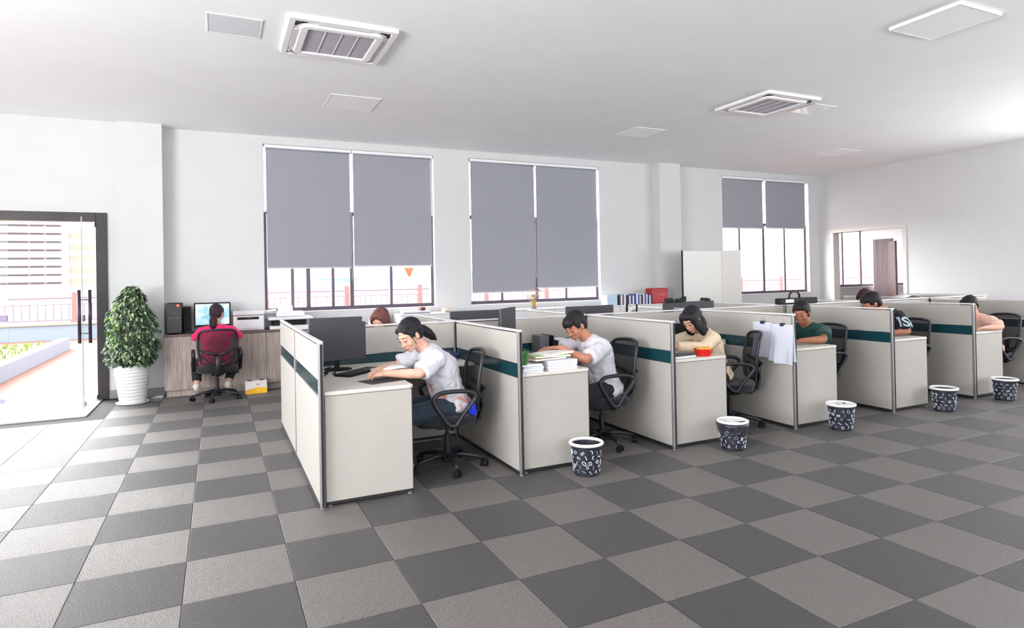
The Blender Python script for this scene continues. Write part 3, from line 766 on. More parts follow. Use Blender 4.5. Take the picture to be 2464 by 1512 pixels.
def screenmat():
    m = bpy.data.materials.new('lit_screen'); m.use_nodes = True; tt = m.node_tree; b = tt.nodes['Principled BSDF']
    tcn = tt.nodes.new('ShaderNodeTexCoord'); n = tt.nodes.new('ShaderNodeTexNoise'); n.inputs['Scale'].default_value = 5; n.inputs['Detail'].default_value = 6; n.inputs['Distortion'].default_value = 1.2
    r_ = tt.nodes.new('ShaderNodeValToRGB'); r_.color_ramp.elements[0].position = .35; r_.color_ramp.elements[0].color = (*lin((120, 190, 215)), 1)
    r_.color_ramp.elements[1].position = .56; r_.color_ramp.elements[1].color = (*lin((225, 238, 248)), 1)
    tt.links.new(tcn.outputs['Object'], n.inputs['Vector']); tt.links.new(n.outputs['Fac'], r_.inputs[0]); tt.links.new(r_.outputs[0], b.inputs['Emission Color'])
    b.inputs['Emission Strength'].default_value = .95; b.inputs['Base Color'].default_value = (.02, .02, .02, 1); return m
monitor((.10, 6.36, .83), 0, .46, .335, .07, 'lit computer monitor on the wooden counter in front of the woman in pink', screenmat())
t = thing('keyboard', 'black keyboard beneath the lit monitor on the counter', 'keyboard', (-.02, 6.22, .83))
MB().box(-.21, .21, -.06, .06, .0, .018).build('body', blk2, t, bevel=.004)
for r_ in range(4): MB().box(-.2, .2, -.05+r_*.026, -.03+r_*.026, .018, .024).build('key_row', blk, t, bevel=.002)
prm = mat('printer_white', (222, 222, 226), .45); prg = mat('printer_grey', (120, 112, 120), .5)
t = thing('printer', 'white laser printer with a slot on the counter right of the woman in pink', 'printer', (.56, 6.36, .83))
MB().box(-.20, .20, -.17, .20, .0, .21).build('body', prm, t, bevel=.015)
MB().box(-.205, .205, -.175, .19, .215, .275).build('scanner_lid', prm, t, bevel=.014)
MB().box(-.20, .20, -.165, .19, .205, .218).build('lid_gap', prg, t); MB().box(-.15, .13, -.174, -.17, .155, .19).build('paper_slot', blk2, t)
MB().box(-.02, .03, -.176, -.174, .175, .185).build('red_button', redm, t); MB().box(-.12, .12, -.18, -.17, .01, .035).build('tray_front', mat('tray_grey', (196, 192, 196), .5), t)
MB().box(.21, .40, -.08, .16, .21, .235, Matrix.Rotation(-.12, 4, 'Y')).build('output_flap', prm, t, bevel=.004)
t = thing('printer', 'large white multifunction printer with overhanging top behind the first partition', 'printer', (1.08, 6.32, .83))
MB().box(-.25, .28, -.19, .24, .0, .05).build('base_tray', prm, t, bevel=.01); MB().box(-.20, .25, -.12, .24, .05, .13).build('paper_bay', blk2, t)
MB().box(-.27, .34, -.20, .26, .13, .165).build('scanner_top', prm, t, bevel=.014); MB().box(-.15, .24, -.02, .24, .165, .24).build('feeder', prm, t, bevel=.02)
mm = Matrix.Translation((-.02, .0, .17)) @ Matrix.Rotation(-.35, 4, 'X')
MB().box(-.11, .10, 0, .012, 0, .17, mm).build('paper_support', paperm, t)
# yellow and white box on floor
t = thing('carton', 'small white and yellow carton with hand holes on the floor by the counter', 'box', (.62, 5.93, 0), .05)
MB().box(-.135, .135, -.09, .09, 0, .17).build('body', mat('carton_white', (228, 224, 222), .6), t, bevel=.004)
MB().prism([(-.136, .0), (.136, .0), (.136, .07), (.02, .085), (-.136, .045)], -.0915, -.0895, Matrix(((1, 0, 0, 0), (0, 0, 1, 0), (0, 1, 0, 0), (0, 0, 0, 1)))).build('printed_band', mat('carton_yellow', (240, 176, 30), .6, nscale=8, rgb2=(250, 200, 60)), t)
MB().tube([(-.07+.02*math.cos(w*.7), -.0925, .05+.02*math.sin(w*.7)) for w in range(8)], .002, 5).build('printed_mark', mat('carton_brown', (120, 70, 30), .6), t)
MB().box(.0, .035, -.092, -.0905, .118, .128).build('printed_mark', redm, t)
for s in (-.075, .075): MB().box(s-.028, s+.028, -.05, .05, .166, .172).build('hand_hole', mat('hole_brown', (92, 56, 50), .8), t)

# ================================================================== DESK ITEMS
monitor((1.06, 1.99, DT), math.radians(14), .49, .31, .075, 'dark monitor turned away on the first desk behind the sitting woman', None)
monitor((2.62, 2.02, DT), math.radians(48), .44, .30, .15, 'dark monitor just showing above the second partition', None)
MX = [(.92, 1.40), (2.28, 2.85), (3.62, 4.24), (4.94, 5.74)]
MLAB = ['grey wide monitor behind the divider left of the half-hidden brown-haired head', 'black monitor top behind the first cubicle divider, right of its corner post', 'black monitor top behind the young man in the white t-shirt', 'long black monitor top strewn with dark clutter beyond the woman in the cardigan']
for (a, b), l in zip(MX, MLAB):
    monitor(((a+b)/2, 2.66, DT), 0, min(b-a, .78), .33, .075 if a > 1 else .065, l, None)
# cables under first monitor
tag(MB().tube([(.92, 1.80, DT+.006), (1.0, 1.84, DT+.03), (1.0, 1.76, DT+.01), (.97, 1.68, DT+.012), (1.0, 1.62, DT+.008)], .006, 6).tube([(.88, 1.9, DT+.02), (.94, 1.80, DT+.006), (.90, 1.66, DT+.006)], .004, 6).tube([(.95, 1.95, DT+.02), (.98, 1.86, DT+.04), (.93, 1.74, DT+.006)], .006, 6).build('cables', blk2, None, smooth=True), 'tangle of black cables below the first monitor', 'cable')
def keyboard(x, y, rz, label):
    t = thing('keyboard', label, 'keyboard', (x, y, DT), rz)
    MB().box(-.21, .21, -.075, .075, .0, .016).build('body', blk2, t, bevel=.004)
    for r_ in range(5): MB().box(-.2, .2, -.066+r_*.026, -.045+r_*.026, .016, .023).build('key_row', blk, t, bevel=.002)
keyboard(1.17, 1.70, .75, 'black keyboard on the first desk behind the woman\'s hands')
t = tag(MB().box(-.14, .14, -.10, .10, 0, .004).build('notebook', mat('black_folder', (40, 40, 46), .5)), 'dark folder under the forearms of the woman at the first desk', 'folder'); t.location = (1.24, 1.22, DT); t.rotation_euler = (0, 0, .3)
bk = MB(); vs = []
for i in range(9):
    u = i/8
    for v in (0, 1): vs.append((1.22+.24*u, 1.36+.16*v-.03*u, .80+.030*math.sin(u*PI*.5)+.0+(.012*v)))
sh = bk.add(vs, [(2*i, 2*i+2, 2*i+3, 2*i+1) for i in range(8)]).build('paper_sheet', paperm, None, smooth=True); s_ = sh.modifiers.new('s', 'SOLIDIFY'); s_.thickness = .004
tag(sh, 'curved white booklet held by the woman at the first desk', 'paper')
def blob(name, label, cat, loc, r, m, seed=1, z=None):
    rnd2 = random.Random(seed); mb = MB(); mb.ball((0, 0, r[2]*.8), r, None, 20, 12)
    mb.v = [(x*(1+.12*math.sin(7*y/r[1]+seed)), y*(1+.1*math.sin(5*x/r[0]+seed)), max(0, zz*(1+.12*math.sin(6*x/r[0]+4*y/r[1])))) for x, y, zz in mb.v]
    o = tag(mb.build(name, m, None, smooth=True), label, cat); o.location = loc; return o
bagm = mat('dark_bag', (26, 28, 48), .55, nscale=8, rgb2=(40, 46, 100))
blob('pouch', 'dark blue soft pouch on the desk corner behind the first chair', 'pouch', (2.02, 2.05, DT), (.13, .09, .045), bagm, 2)
t = thing('phone', 'dark desk phone in the pouch corner of the first cubicle', 'phone', (1.80, 2.12, DT)); MB().box(-.07, .07, -.08, .08, 0, .03).build('body', blk2, t, bevel=.006); MB().tube([(-.045, -.07, .04), (-.045, .07, .04)], .014, 8).build('handset', blk2, t)
tag(MB().lathe([(.028, 0), (.033, .01), (.036, .09), (.030, .095)], 20, (1.95, 1.235, .437)).build('drinking_cup', mat('blue_plastic', (28, 52, 214), .35)), 'bright blue cup wedged at the back of the first chair', 'cup')
# second cubicle: paper stacks, books, file tray
def stack(x, y, w, d, n, th, label, m, rz=0, z=DT, seed=0, cat='paper stack'):
    rnd2 = random.Random(seed); t = thing('paper_stack', label, cat, (x, y, z), rz)
    for k in range(n):
        dx, dy = rnd2.uniform(-.006, .006), rnd2.uniform(-.006, .006)
        MB().box(-w/2+dx, w/2+dx, -d/2+dy, d/2+dy, k*th, (k+1)*th-.0015).build('paper_ream', m[k % len(m)], t, bevel=.001)
    return t
x2 = XS[1]
stack(x2+.39, 1.06, .25, .20, 4, .020, 'tall block of white paper at the front edge of the second desk', [paperm, mat('paper_b', (222, 222, 230), .7)], .04, seed=2)
stack(x2+.14, 1.07, .17, .20, 4, .016, 'low white paper stack beside the partition on the second desk', [mat('paper_c', (206, 208, 224), .7), paperm], -.05, seed=3)
for k, (nm, rgb, z, rz) in enumerate((('brown open book on the paper block in front of the young man', (150, 112, 92), DT+.082, .15), ('green and white magazine on top of the papers by the young man', (150, 176, 96), DT+.097, -.1), ('flat white booklet fanned under the young man\'s wrist', (232, 226, 220), DT+.112, .35))):
    t = thing('book', nm, 'book', (x2+.30+.05*k, 1.10+.02*k, z), rz)
    MB().box(-.15, .15, -.09, .09, 0, .011).build('pages', paperm, t); MB().box(-.153, .153, -.093, .093, .011, .013).box(-.153, .153, -.093, .093, -.001, 0).build('cover', mat('cover%d' % k, rgb, .5, nscale=14, rgb2=tuple(min(255, c_+50) for c_ in rgb)), t)
g = MB(); rnd2 = random.Random(5)
for k in range(26):
    a = rnd2.uniform(-.8, .8); x0_, y0_ = x2+.06+rnd2.uniform(-.015, .02), .985+rnd2.uniform(-.01, .02); h = rnd2.uniform(.04, .13)
    g.tube([(x0_, y0_, DT+.062), (x0_+.012*a, y0_-.004, DT+.062+h*.6), (x0_+.03*a, y0_-.01, DT+.062+h)], [.005, .006, .002], 5)
tag(g.build('green_sprig', mat('sprig_green', (70, 128, 60), .6, namt=.3, nscale=40)), 'small tuft of green leaves on the papers next to the second partition', 'plant')
t = thing('document_tray', 'black multi-tier document tray on the second desk behind the young man\'s arms', 'tray', (x2+1.03, 2.08, DT))
for k in range(3): MB().box(-.17, .17, -.12, .12, .01+k*.05, .016+k*.05).build('shelf', blk2, t)
MB().box(-.17, -.164, -.12, .12, 0, .17).box(.164, .17, -.12, .12, 0, .17).build('side_wall', blk, t); MB().box(-.12, .02, -.10, .10, .117, .125).build('paper_inside', paperm, t)
MB().box(-.34, -.20, -.09, .09, 0, .012).prism([(-.30, -.09), (-.20, -.09), (-.20, .09), (-.30, .09)], .0, .17).build('file_holder', greyp, t, bevel=.02)
# third cubicle
x3 = XS[2]
t = thing('snack_bowl', 'bright red bowl filled with yellow snacks on the front of the third desk', 'bowl', (x3+.44, 1.05, DT))
MB().lathe([(.062, 0), (.066, .004), (.084, .062), (.079, .062), (.06, .01), (.0, .01)][:5], 24).build('bowl', redm, t, smooth=False)
sn = MB(); rnd2 = random.Random(9)
for k in range(70):
    a, q = rnd2.uniform(0, 6.3), .07*rnd2.random()**.5; x, y = q*math.cos(a), q*math.sin(a); a2 = rnd2.uniform(0, 3)
    sn.tube([(x-.016*math.cos(a2), y-.016*math.sin(a2), .056+rnd2.uniform(-.004, .012)), (x+.016*math.cos(a2), y+.016*math.sin(a2), .058+rnd2.uniform(-.004, .014))], .006, 5)
o = sn.build('snacks', mat('snack_yellow', (236, 176, 70), .6, nscale=30, namt=.2), t); o['kind'] = 'stuff'
t = thing('book', 'dark-covered book lying on the third desk beside the red bowl', 'book', (x3+.20, 1.12, DT), .1); MB().box(-.13, .13, -.10, .10, 0, .014).build('pages', paperm, t); MB().box(-.132, .132, -.102, .102, .014, .017).build('cover', mat('cover_navy', (60, 66, 92), .5), t)
stack(x3+.26, 1.33, .26, .2, 2, .01, 'thin papers under the arms of the woman in the cardigan', [paperm], .2, seed=8)
t = thing('laptop', 'dark laptop raised on books behind the woman in the cardigan', 'laptop', (x3+1.03, 1.98, DT)); MB().box(-.17, .17, -.12, .12, .085, .10).build('body', blk2, t, bevel=.004)
MB().box(-.16, .16, -.11, .11, 0, .03).box(-.15, .15, -.11, .11, .032, .058).box(-.16, .15, -.11, .11, .06, .084).build('stand_block', paper2, t); MB().box(-.17, .17, .11, .118, .10, .20).build('lid', blk2, t)
stack(XS[3]-.17, 1.88, .26, .2, 2, .016, 'two pale folders on the desk corner behind the third chair', [paperm, mat('paper_d', (216, 206, 200), .7)], .1, seed=4)
# hanging papers on 4th partition
clipm = mat('clip_blue', (36, 62, 84), .35, .5)
def hang(yc, w, z0, z1, n, label, seed):
    rnd2 = random.Random(seed); t = thing('clipped_papers', label, 'papers', (XS[3]-.024, yc, 0))
    for k in range(n):
        vs = []; N = 8; off = rnd2.uniform(-.008, .008)+k*.006*(-1)**k; tl_ = rnd2.uniform(-.05, .05)
        for i in range(N+1):
            u = i/N; z = z1-.0+(z0-z1)*u
            for v in (-1, 0, 1):
                vs.append((-.006-k*.0055-.03*u*u*(abs(v)*.9+.2)*(k+1)/n-.004*math.sin(v*2+u*5), off+v*w/2+tl_*u, z-(.015*k if i == N else 0)))
        fs = [(i*3+v, i*3+v+1, (i+1)*3+v+1, (i+1)*3+v) for i in range(N) for v in (0, 1)]
        MB().add(vs, fs).build('paper_sheet', paper2, t, smooth=True)
    MB().prism([(-.032, -.022), (-.012, -.022), (.0, -.004), (.0, .004)][:0] or [(-.030, -.024), (0, -.024), (0, .024), (-.030, .024)], z1-.018, z1+.012).build('binder_clip', clipm, t, bevel=.006)
    MB().tube([(-.012, 0, z1+.01), (-.012, 0, z1+.04), (-.004, 0, z1+.06), (.002, 0, z1+.05)], .0018, 5).build('hook', alum, t)
hang(1.27, .22, .69, 1.005, 3, 'left bundle of clipped papers hanging on the fourth partition', 1)
hang(1.03, .22, .665, .995, 4, 'right bundle of clipped papers hanging near the fourth partition\'s front edge', 2)
# things standing on partitions and cabinets
t = thing('briefcase', 'slim black case with curved handle and white tag lying on the divider', 'case', ((6.47+7.1)/2-.02, YM, PH))
MB().box(-.33, .33, -.045, .045, 0, .075).build('body', blk2, t, bevel=.01); MB().tube([(-.13, 0, .07), (-.12, 0, .12), (-.07, 0, .155), (.01, 0, .155), (.05, 0, .12), (.055, 0, .07)], .013, 8).build('handle', mat('dark_brown_leather', (48, 32, 36), .5), t, smooth=True)
MB().box(-.24, -.10, -.0475, -.045, .02, .06).build('tag', whitem, t)
def cloth_lump(name, label, cat, loc, r, m, seed):
    rnd3 = random.Random(seed); t = thing(name, label, cat, loc); mb = MB()
    for q in range(9):
        a = rnd3.uniform(0, 6.3); c_ = Vector((r[0]*rnd3.uniform(-.8, .8), r[1]*rnd3.uniform(-.6, .6), r[2]*rnd3.uniform(.2, .9)))
        mb.ball(c_, (r[0]*rnd3.uniform(.25, .5), r[1]*rnd3.uniform(.4, .7), r[2]*rnd3.uniform(.5, .9)), Matrix.Rotation(a, 3, 'Y'))
    mb.v = [(x, y, max(0, z)) for x, y, z in mb.v]
    mb.build('cloth_folds', m, t, smooth=False)
for k, (x, y, z, r_) in enumerate(((5.02, 2.62, 1.168, (.07, .05, .03)), (5.2, 2.64, 1.168, (.10, .06, .028)), (5.62, 2.66, 1.168, (.06, .05, .02)))):
    cloth_lump('cloth_bundle', ('dark green crumpled cloth at the left end of the long black monitor', 'larger dark crumpled cloth on the long black monitor', 'flat dark lump near the right end of the long black monitor')[k], 'cloth', (x, y, z), r_, mat('dark_green_cloth', (24, 40, 38), .85, nscale=10, namt=.4), k+3)
t = thing('desk_calendar', 'small black and white desk calendar on the divider left of the cardigan woman', 'calendar', (4.23, YM, PH)); MB().box(-.05, .05, -.022, -.016, 0, .085).build('page', mat('calendar_print', (226, 226, 226), .6, nscale=30, rgb2=(90, 90, 96)), t); MB().box(.055, .075, -.02, .02, 0, .085).build('black_stand', blk2, t); MB().box(-.05, .05, .016, .02, 0, .085).build('back_card', blk2, t)
# window side clutter
t = thing('light_blue_box', 'pale blue box standing left of the book row', 'box', (6.62, 6.25, .965)); MB().box(-.11, .11, -.10, .10, 0, .19).build('body', mat('pale_blue', (190, 216, 238), .5), t, bevel=.004); MB().box(-.115, .115, -.105, .105, .10, .106).build('lid_edge', mat('pale_blue2', (160, 190, 220), .5), t)
bcols = [(60, 60, 70), (220, 220, 224), (90, 92, 110), (228, 226, 228), (40, 42, 56), (40, 44, 70), (214, 216, 226), (56, 74, 140), (222, 226, 236), (40, 52, 120), (230, 230, 234), (66, 84, 170), (206, 196, 204), (44, 40, 60), (226, 226, 230), (60, 76, 160), (210, 206, 214), (36, 44, 110), (230, 224, 226), (46, 40, 52)]
bp_ = None; rnd2 = random.Random(21); bx_ = 6.76
names = ['charcoal', 'white', 'slate grey', 'off-white', 'black', 'dark navy', 'pale grey', 'blue', 'ice white', 'royal blue', 'bright white', 'light blue', 'pinkish grey', 'dark violet', 'plain white', 'mid blue', 'dusty grey', 'deep blue', 'cream white', 'dark plum']
pos = ['at the left end of the book row', 'second from the left in the book row', 'third from the left in the book row', 'fourth from the left in the book row', 'fifth from the left in the book row', 'sixth from the left in the book row', 'seventh from the left in the book row', 'eighth from the left in the book row', 'ninth from the left in the book row', 'tenth from the left in the book row', 'tenth from the right in the book row', 'ninth from the right in the book row', 'eighth from the right in the book row', 'seventh from the right in the book row', 'sixth from the right in the book row', 'fifth from the right in the book row', 'fourth from the right in the book row', 'third from the right in the book row', 'second from the right in the book row', 'at the right end of the book row by the red box']
for k in range(20):
    w = .034+rnd2.uniform(-.006, .006); h = .185+rnd2.uniform(-.02, .02)
    t = thing('book', '%s thin file %s' % (names[k], pos[k]), 'book', (bx_+w/2, 6.22, .965), 0, 'files and books standing by the middle window')
    cm = mat('spine_%d' % k, bcols[k], .55)
    MB().box(-w/2, w/2, -.08, -.077, 0, h).box(-w/2, -w/2+.003, -.077, .1, 0, h).box(w/2-.003, w/2, -.077, .1, 0, h).build('cover', cm, t)
    MB().box(-w/2+.003, w/2-.003, -.077, .095, .004, h-.006).build('pages', paperm, t)
    bx_ += w+.004
t = thing('red_box', 'dark red gift box with rounded corners behind the end of the book row', 'box', (7.72, 6.28, .965)); MB().box(-.2, .2, -.09, .09, 0, .29).build('body', mat('deep_red', (176, 30, 40), .4), t, bevel=.02); MB().box(-.205, .205, -.094, .094, .235, .245).build('lid_seam', mat('dark_red', (110, 20, 30), .5), t); MB().tube([(-.02, -.094, .16), (.05, -.095, .165), (.11, -.094, .155)], .006, 6).build('printed_mark', mat('pale_red_print', (230, 160, 160), .5), t)
t = thing('dried_flowers', 'vase of pale dried flowers on the cabinet under the middle window', 'flowers', (5.07, 6.25, .965))
MB().lathe([(.045, 0), (.05, .01), (.045, .03), (.05, .035), (.03, .04)], 16).build('vase_foot', mat('vase_grey', (150, 140, 150), .4), t); MB().lathe([(.03, .04), (.05, .13), (.045, .13), (.02, .04)][:3], 16).build('vase', mat('amber_vase', (196, 160, 84), .3), t)
st_ = MB(); fl_ = MB(); rnd2 = random.Random(4)
for k in range(26):
    a = rnd2.uniform(0, 6.3); q = rnd2.uniform(.05, .17); z = rnd2.uniform(.16, .34); st_.tube([(0, 0, .11), (q*.5*math.cos(a), q*.3*math.sin(a), z*.7), (q*math.cos(a), q*.5*math.sin(a), z)], .002, 4)
    fl_.ball((q*math.cos(a), q*.5*math.sin(a), z), (.018, .016, .014), None, 7, 5)
st_.build('stems', mat('dry_stem', (190, 160, 140), .8), t); fl_.build('flower_heads', mat('dry_flower', (222, 190, 186), .8), t)
for k, (x, z, w, h, rgb, lb) in enumerate(((2.33, .93, .16, .09, (214, 214, 220), 'white sloped document holder under the first window'), (2.98, .965, .45, .05, (226, 228, 232), 'long white tray of papers left of the black monitor top'), (3.08, 1.015, .08, .05, (110, 40, 48), 'small maroon box on the white paper tray'), (3.48, .965, .09, .06, (222, 190, 160), 'small tan package under the wall between the windows'))):
    t = thing(('document_holder', 'paper_tray', 'maroon_box', 'package')[k], lb, ('holder', 'tray', 'box', 'package')[k], (x, 6.25 if k != 2 else 6.24, z if k else .83))
    cm = mat('clut%d' % k, rgb, .6)
    if k == 0: MB().prism([(-w/2, 0), (w/2, 0), (w/2, h+.10), (-w/2+.03, h)], -.10, .10, Matrix(((1, 0, 0, 0), (0, 0, 1, 0), (0, 1, 0, 0), (0, 0, 0, 1)))).build('body', cm, t, bevel=.004)
    else: MB().box(-w/2, w/2, -.08, .08, 0, h).build('body', cm, t, bevel=.012)
    MB().box(-w/2+.01, w/2-.01, -.082, -.079, .01, .02).build('front_lip', greyp, t)
sh = tag(MB().add([(9.00+u*.05, YM+.05+v*.22, PH+.004+.035*math.sin(u/8*PI)) for u in range(9) for v in (0, 1)], [(2*u, 2*u+2, 2*u+3, 2*u+1) for u in range(8)]).build('curled_paper', paperm, None, smooth=True), 'curled white paper lying on the divider below the distant dark head', 'paper'); s_ = sh.modifiers.new('s', 'SOLIDIFY'); s_.thickness = .002

# ================================================================== PEOPLE
def fuse(name, mb, m, parent, voxel=.007, smooth=6, disp=0., dscale=.12, label=None):
    me = bpy.data.meshes.new('tmp'); me.from_pydata(mb.v, [], mb.f)
    bm = bmesh.new(); bm.from_mesh(me); bmesh.ops.recalc_face_normals(bm, faces=bm.faces[:]); bm.to_mesh(me); bm.free()
    o = bpy.data.objects.new('tmp', me); COL.objects.link(o)
    r_ = o.modifiers.new('r', 'REMESH'); r_.mode = 'VOXEL'; r_.voxel_size = voxel; r_.use_smooth_shade = True
    if smooth:
        s_ = o.modifiers.new('s', 'SMOOTH'); s_.iterations = smooth; s_.factor = .5
    if disp:
        tx = bpy.data.textures.new('folds', 'CLOUDS'); tx.noise_scale = dscale; tx.noise_depth = 1
        d_ = o.modifiers.new('d', 'DISPLACE'); d_.texture = tx; d_.strength = disp; d_.mid_level = .5; d_.texture_coords = 'LOCAL'
    dg = bpy.context.evaluated_depsgraph_get(); me2 = bpy.data.meshes.new_from_object(o.evaluated_get(dg)); me2.name = name
    bpy.data.objects.remove(o); bpy.data.meshes.remove(me)
    me2.materials.clear(); me2.materials.append(m)
    ob = bpy.data.objects.new(name, me2); COL.objects.link(ob); ob.parent = parent
    me2.polygons.foreach_set('use_smooth', [True]*len(me2.polygons))
    if label: ob['label'] = label
    return ob

def skinmat(name, rgb): 
    m = mat(name, rgb, .48, nscale=25, namt=.05, spec=.35)
    b = m.node_tree.nodes['Principled BSDF']; b.inputs['Subsurface Weight'].default_value = .08; b.inputs['Subsurface Radius'].default_value = (.02, .008, .004); b.inputs['Subsurface Scale'].default_value = .5
    return m
def clothmat(name, rgb, **k): return mat(name, rgb, .85, nscale=35, namt=.05, bump=.25, bscale=60, sheen=.15, **k)
def hairmat(name, rgb): return mat(name, rgb, .55, nscale=40, namt=.35, bump=.7, bscale=160, stretch=(1, 1, .12), spec=.3)
eyem = mat('eye_dark', (20, 14, 14), .2); lipm = mat('lip', (168, 84, 78), .5); browm = mat('brow', (38, 28, 28), .8)

def hand(mb, w, d, nrm, side, curl=.5, sc=1.0):
    """palm and five fingers; w wrist, d along forearm, nrm back-of-hand normal, side towards the thumb"""
    d = d.normalized(); nrm = (nrm-d*nrm.dot(d)).normalized(); side_ = d.cross(nrm).normalized()
    if side_.dot(side) < 0: side_ = -side_
    R = Matrix((d, side_, nrm)).transposed()
    mb.ball(w+d*.045*sc, Vector((.050, .040, .017))*sc, R); mb.ball(w+d*.070*sc, Vector((.026, .040, .015))*sc, R); mb.ball(w+d*.01*sc, Vector((.03, .028, .019))*sc, R)
    for k, (o_, L) in enumerate(((.030, .90), (.010, 1.0), (-.010, .94), (-.029, .74))):
        p = w+(d*.085+side_*o_)*sc; a = 0
        for seg, (l, r_) in enumerate(((.040, .0088), (.026, .0080), (.021, .0072))):
            a += curl*(.55 if seg == 0 else .9)*(1+.12*k)
            dd = d*math.cos(a)-nrm*math.sin(a)+side_*o_*1.5; dd.normalize()
            q = p+dd*l*L*sc; mb.limb(p, q, r_*sc, r_*.93*sc); p = q
    p = w+(d*.025+side_*.034)*sc; dd = (d*.6+side_*.7-nrm*.25).normalized()
    for l, r_ in ((.038, .0125), (.030, .0098), (.024, .0085)):
        q = p+dd*l*sc; mb.limb(p, q, r_*sc, r_*.9*sc); p = q; dd = (dd*.75+d*.5-nrm*.25).normalized()

def headparts(mb, c, R, sc=1.0):
    def b(p, r_): mb.ball(c+R @ (Vector(p)*sc), Vector(r_)*sc, R, 16, 10)
    b((-.012, 0, .032), (.094, .075, .086)); b((.026, 0, -.018), (.064, .061, .086)); b((.034, 0, -.066), (.048, .044, .040)); b((.062, 0, -.094), (.021, .023, .017))
    for s in (-1, 1):
        b((.056, s*.034, -.030), (.028, .024, .032)); b((.093, s*.0115, -.037), (.0095, .008, .0075)); b((-.006, s*.077, -.012), (.019, .008, .031)); b((-.002, s*.081, .004), (.015, .006, .014)); b((.078, s*.031, .004), (.012, .019, .010))
    b((.090, 0, -.012), (.011, .0095, .030)); b((.102, 0, -.032), (.0145, .0105, .0105)); b((.074, 0, .024), (.017, .052, .012)); b((.086, 0, -.064), (.012, .021, .0065)); b((.083, 0, -.074), (.011, .017, .007))

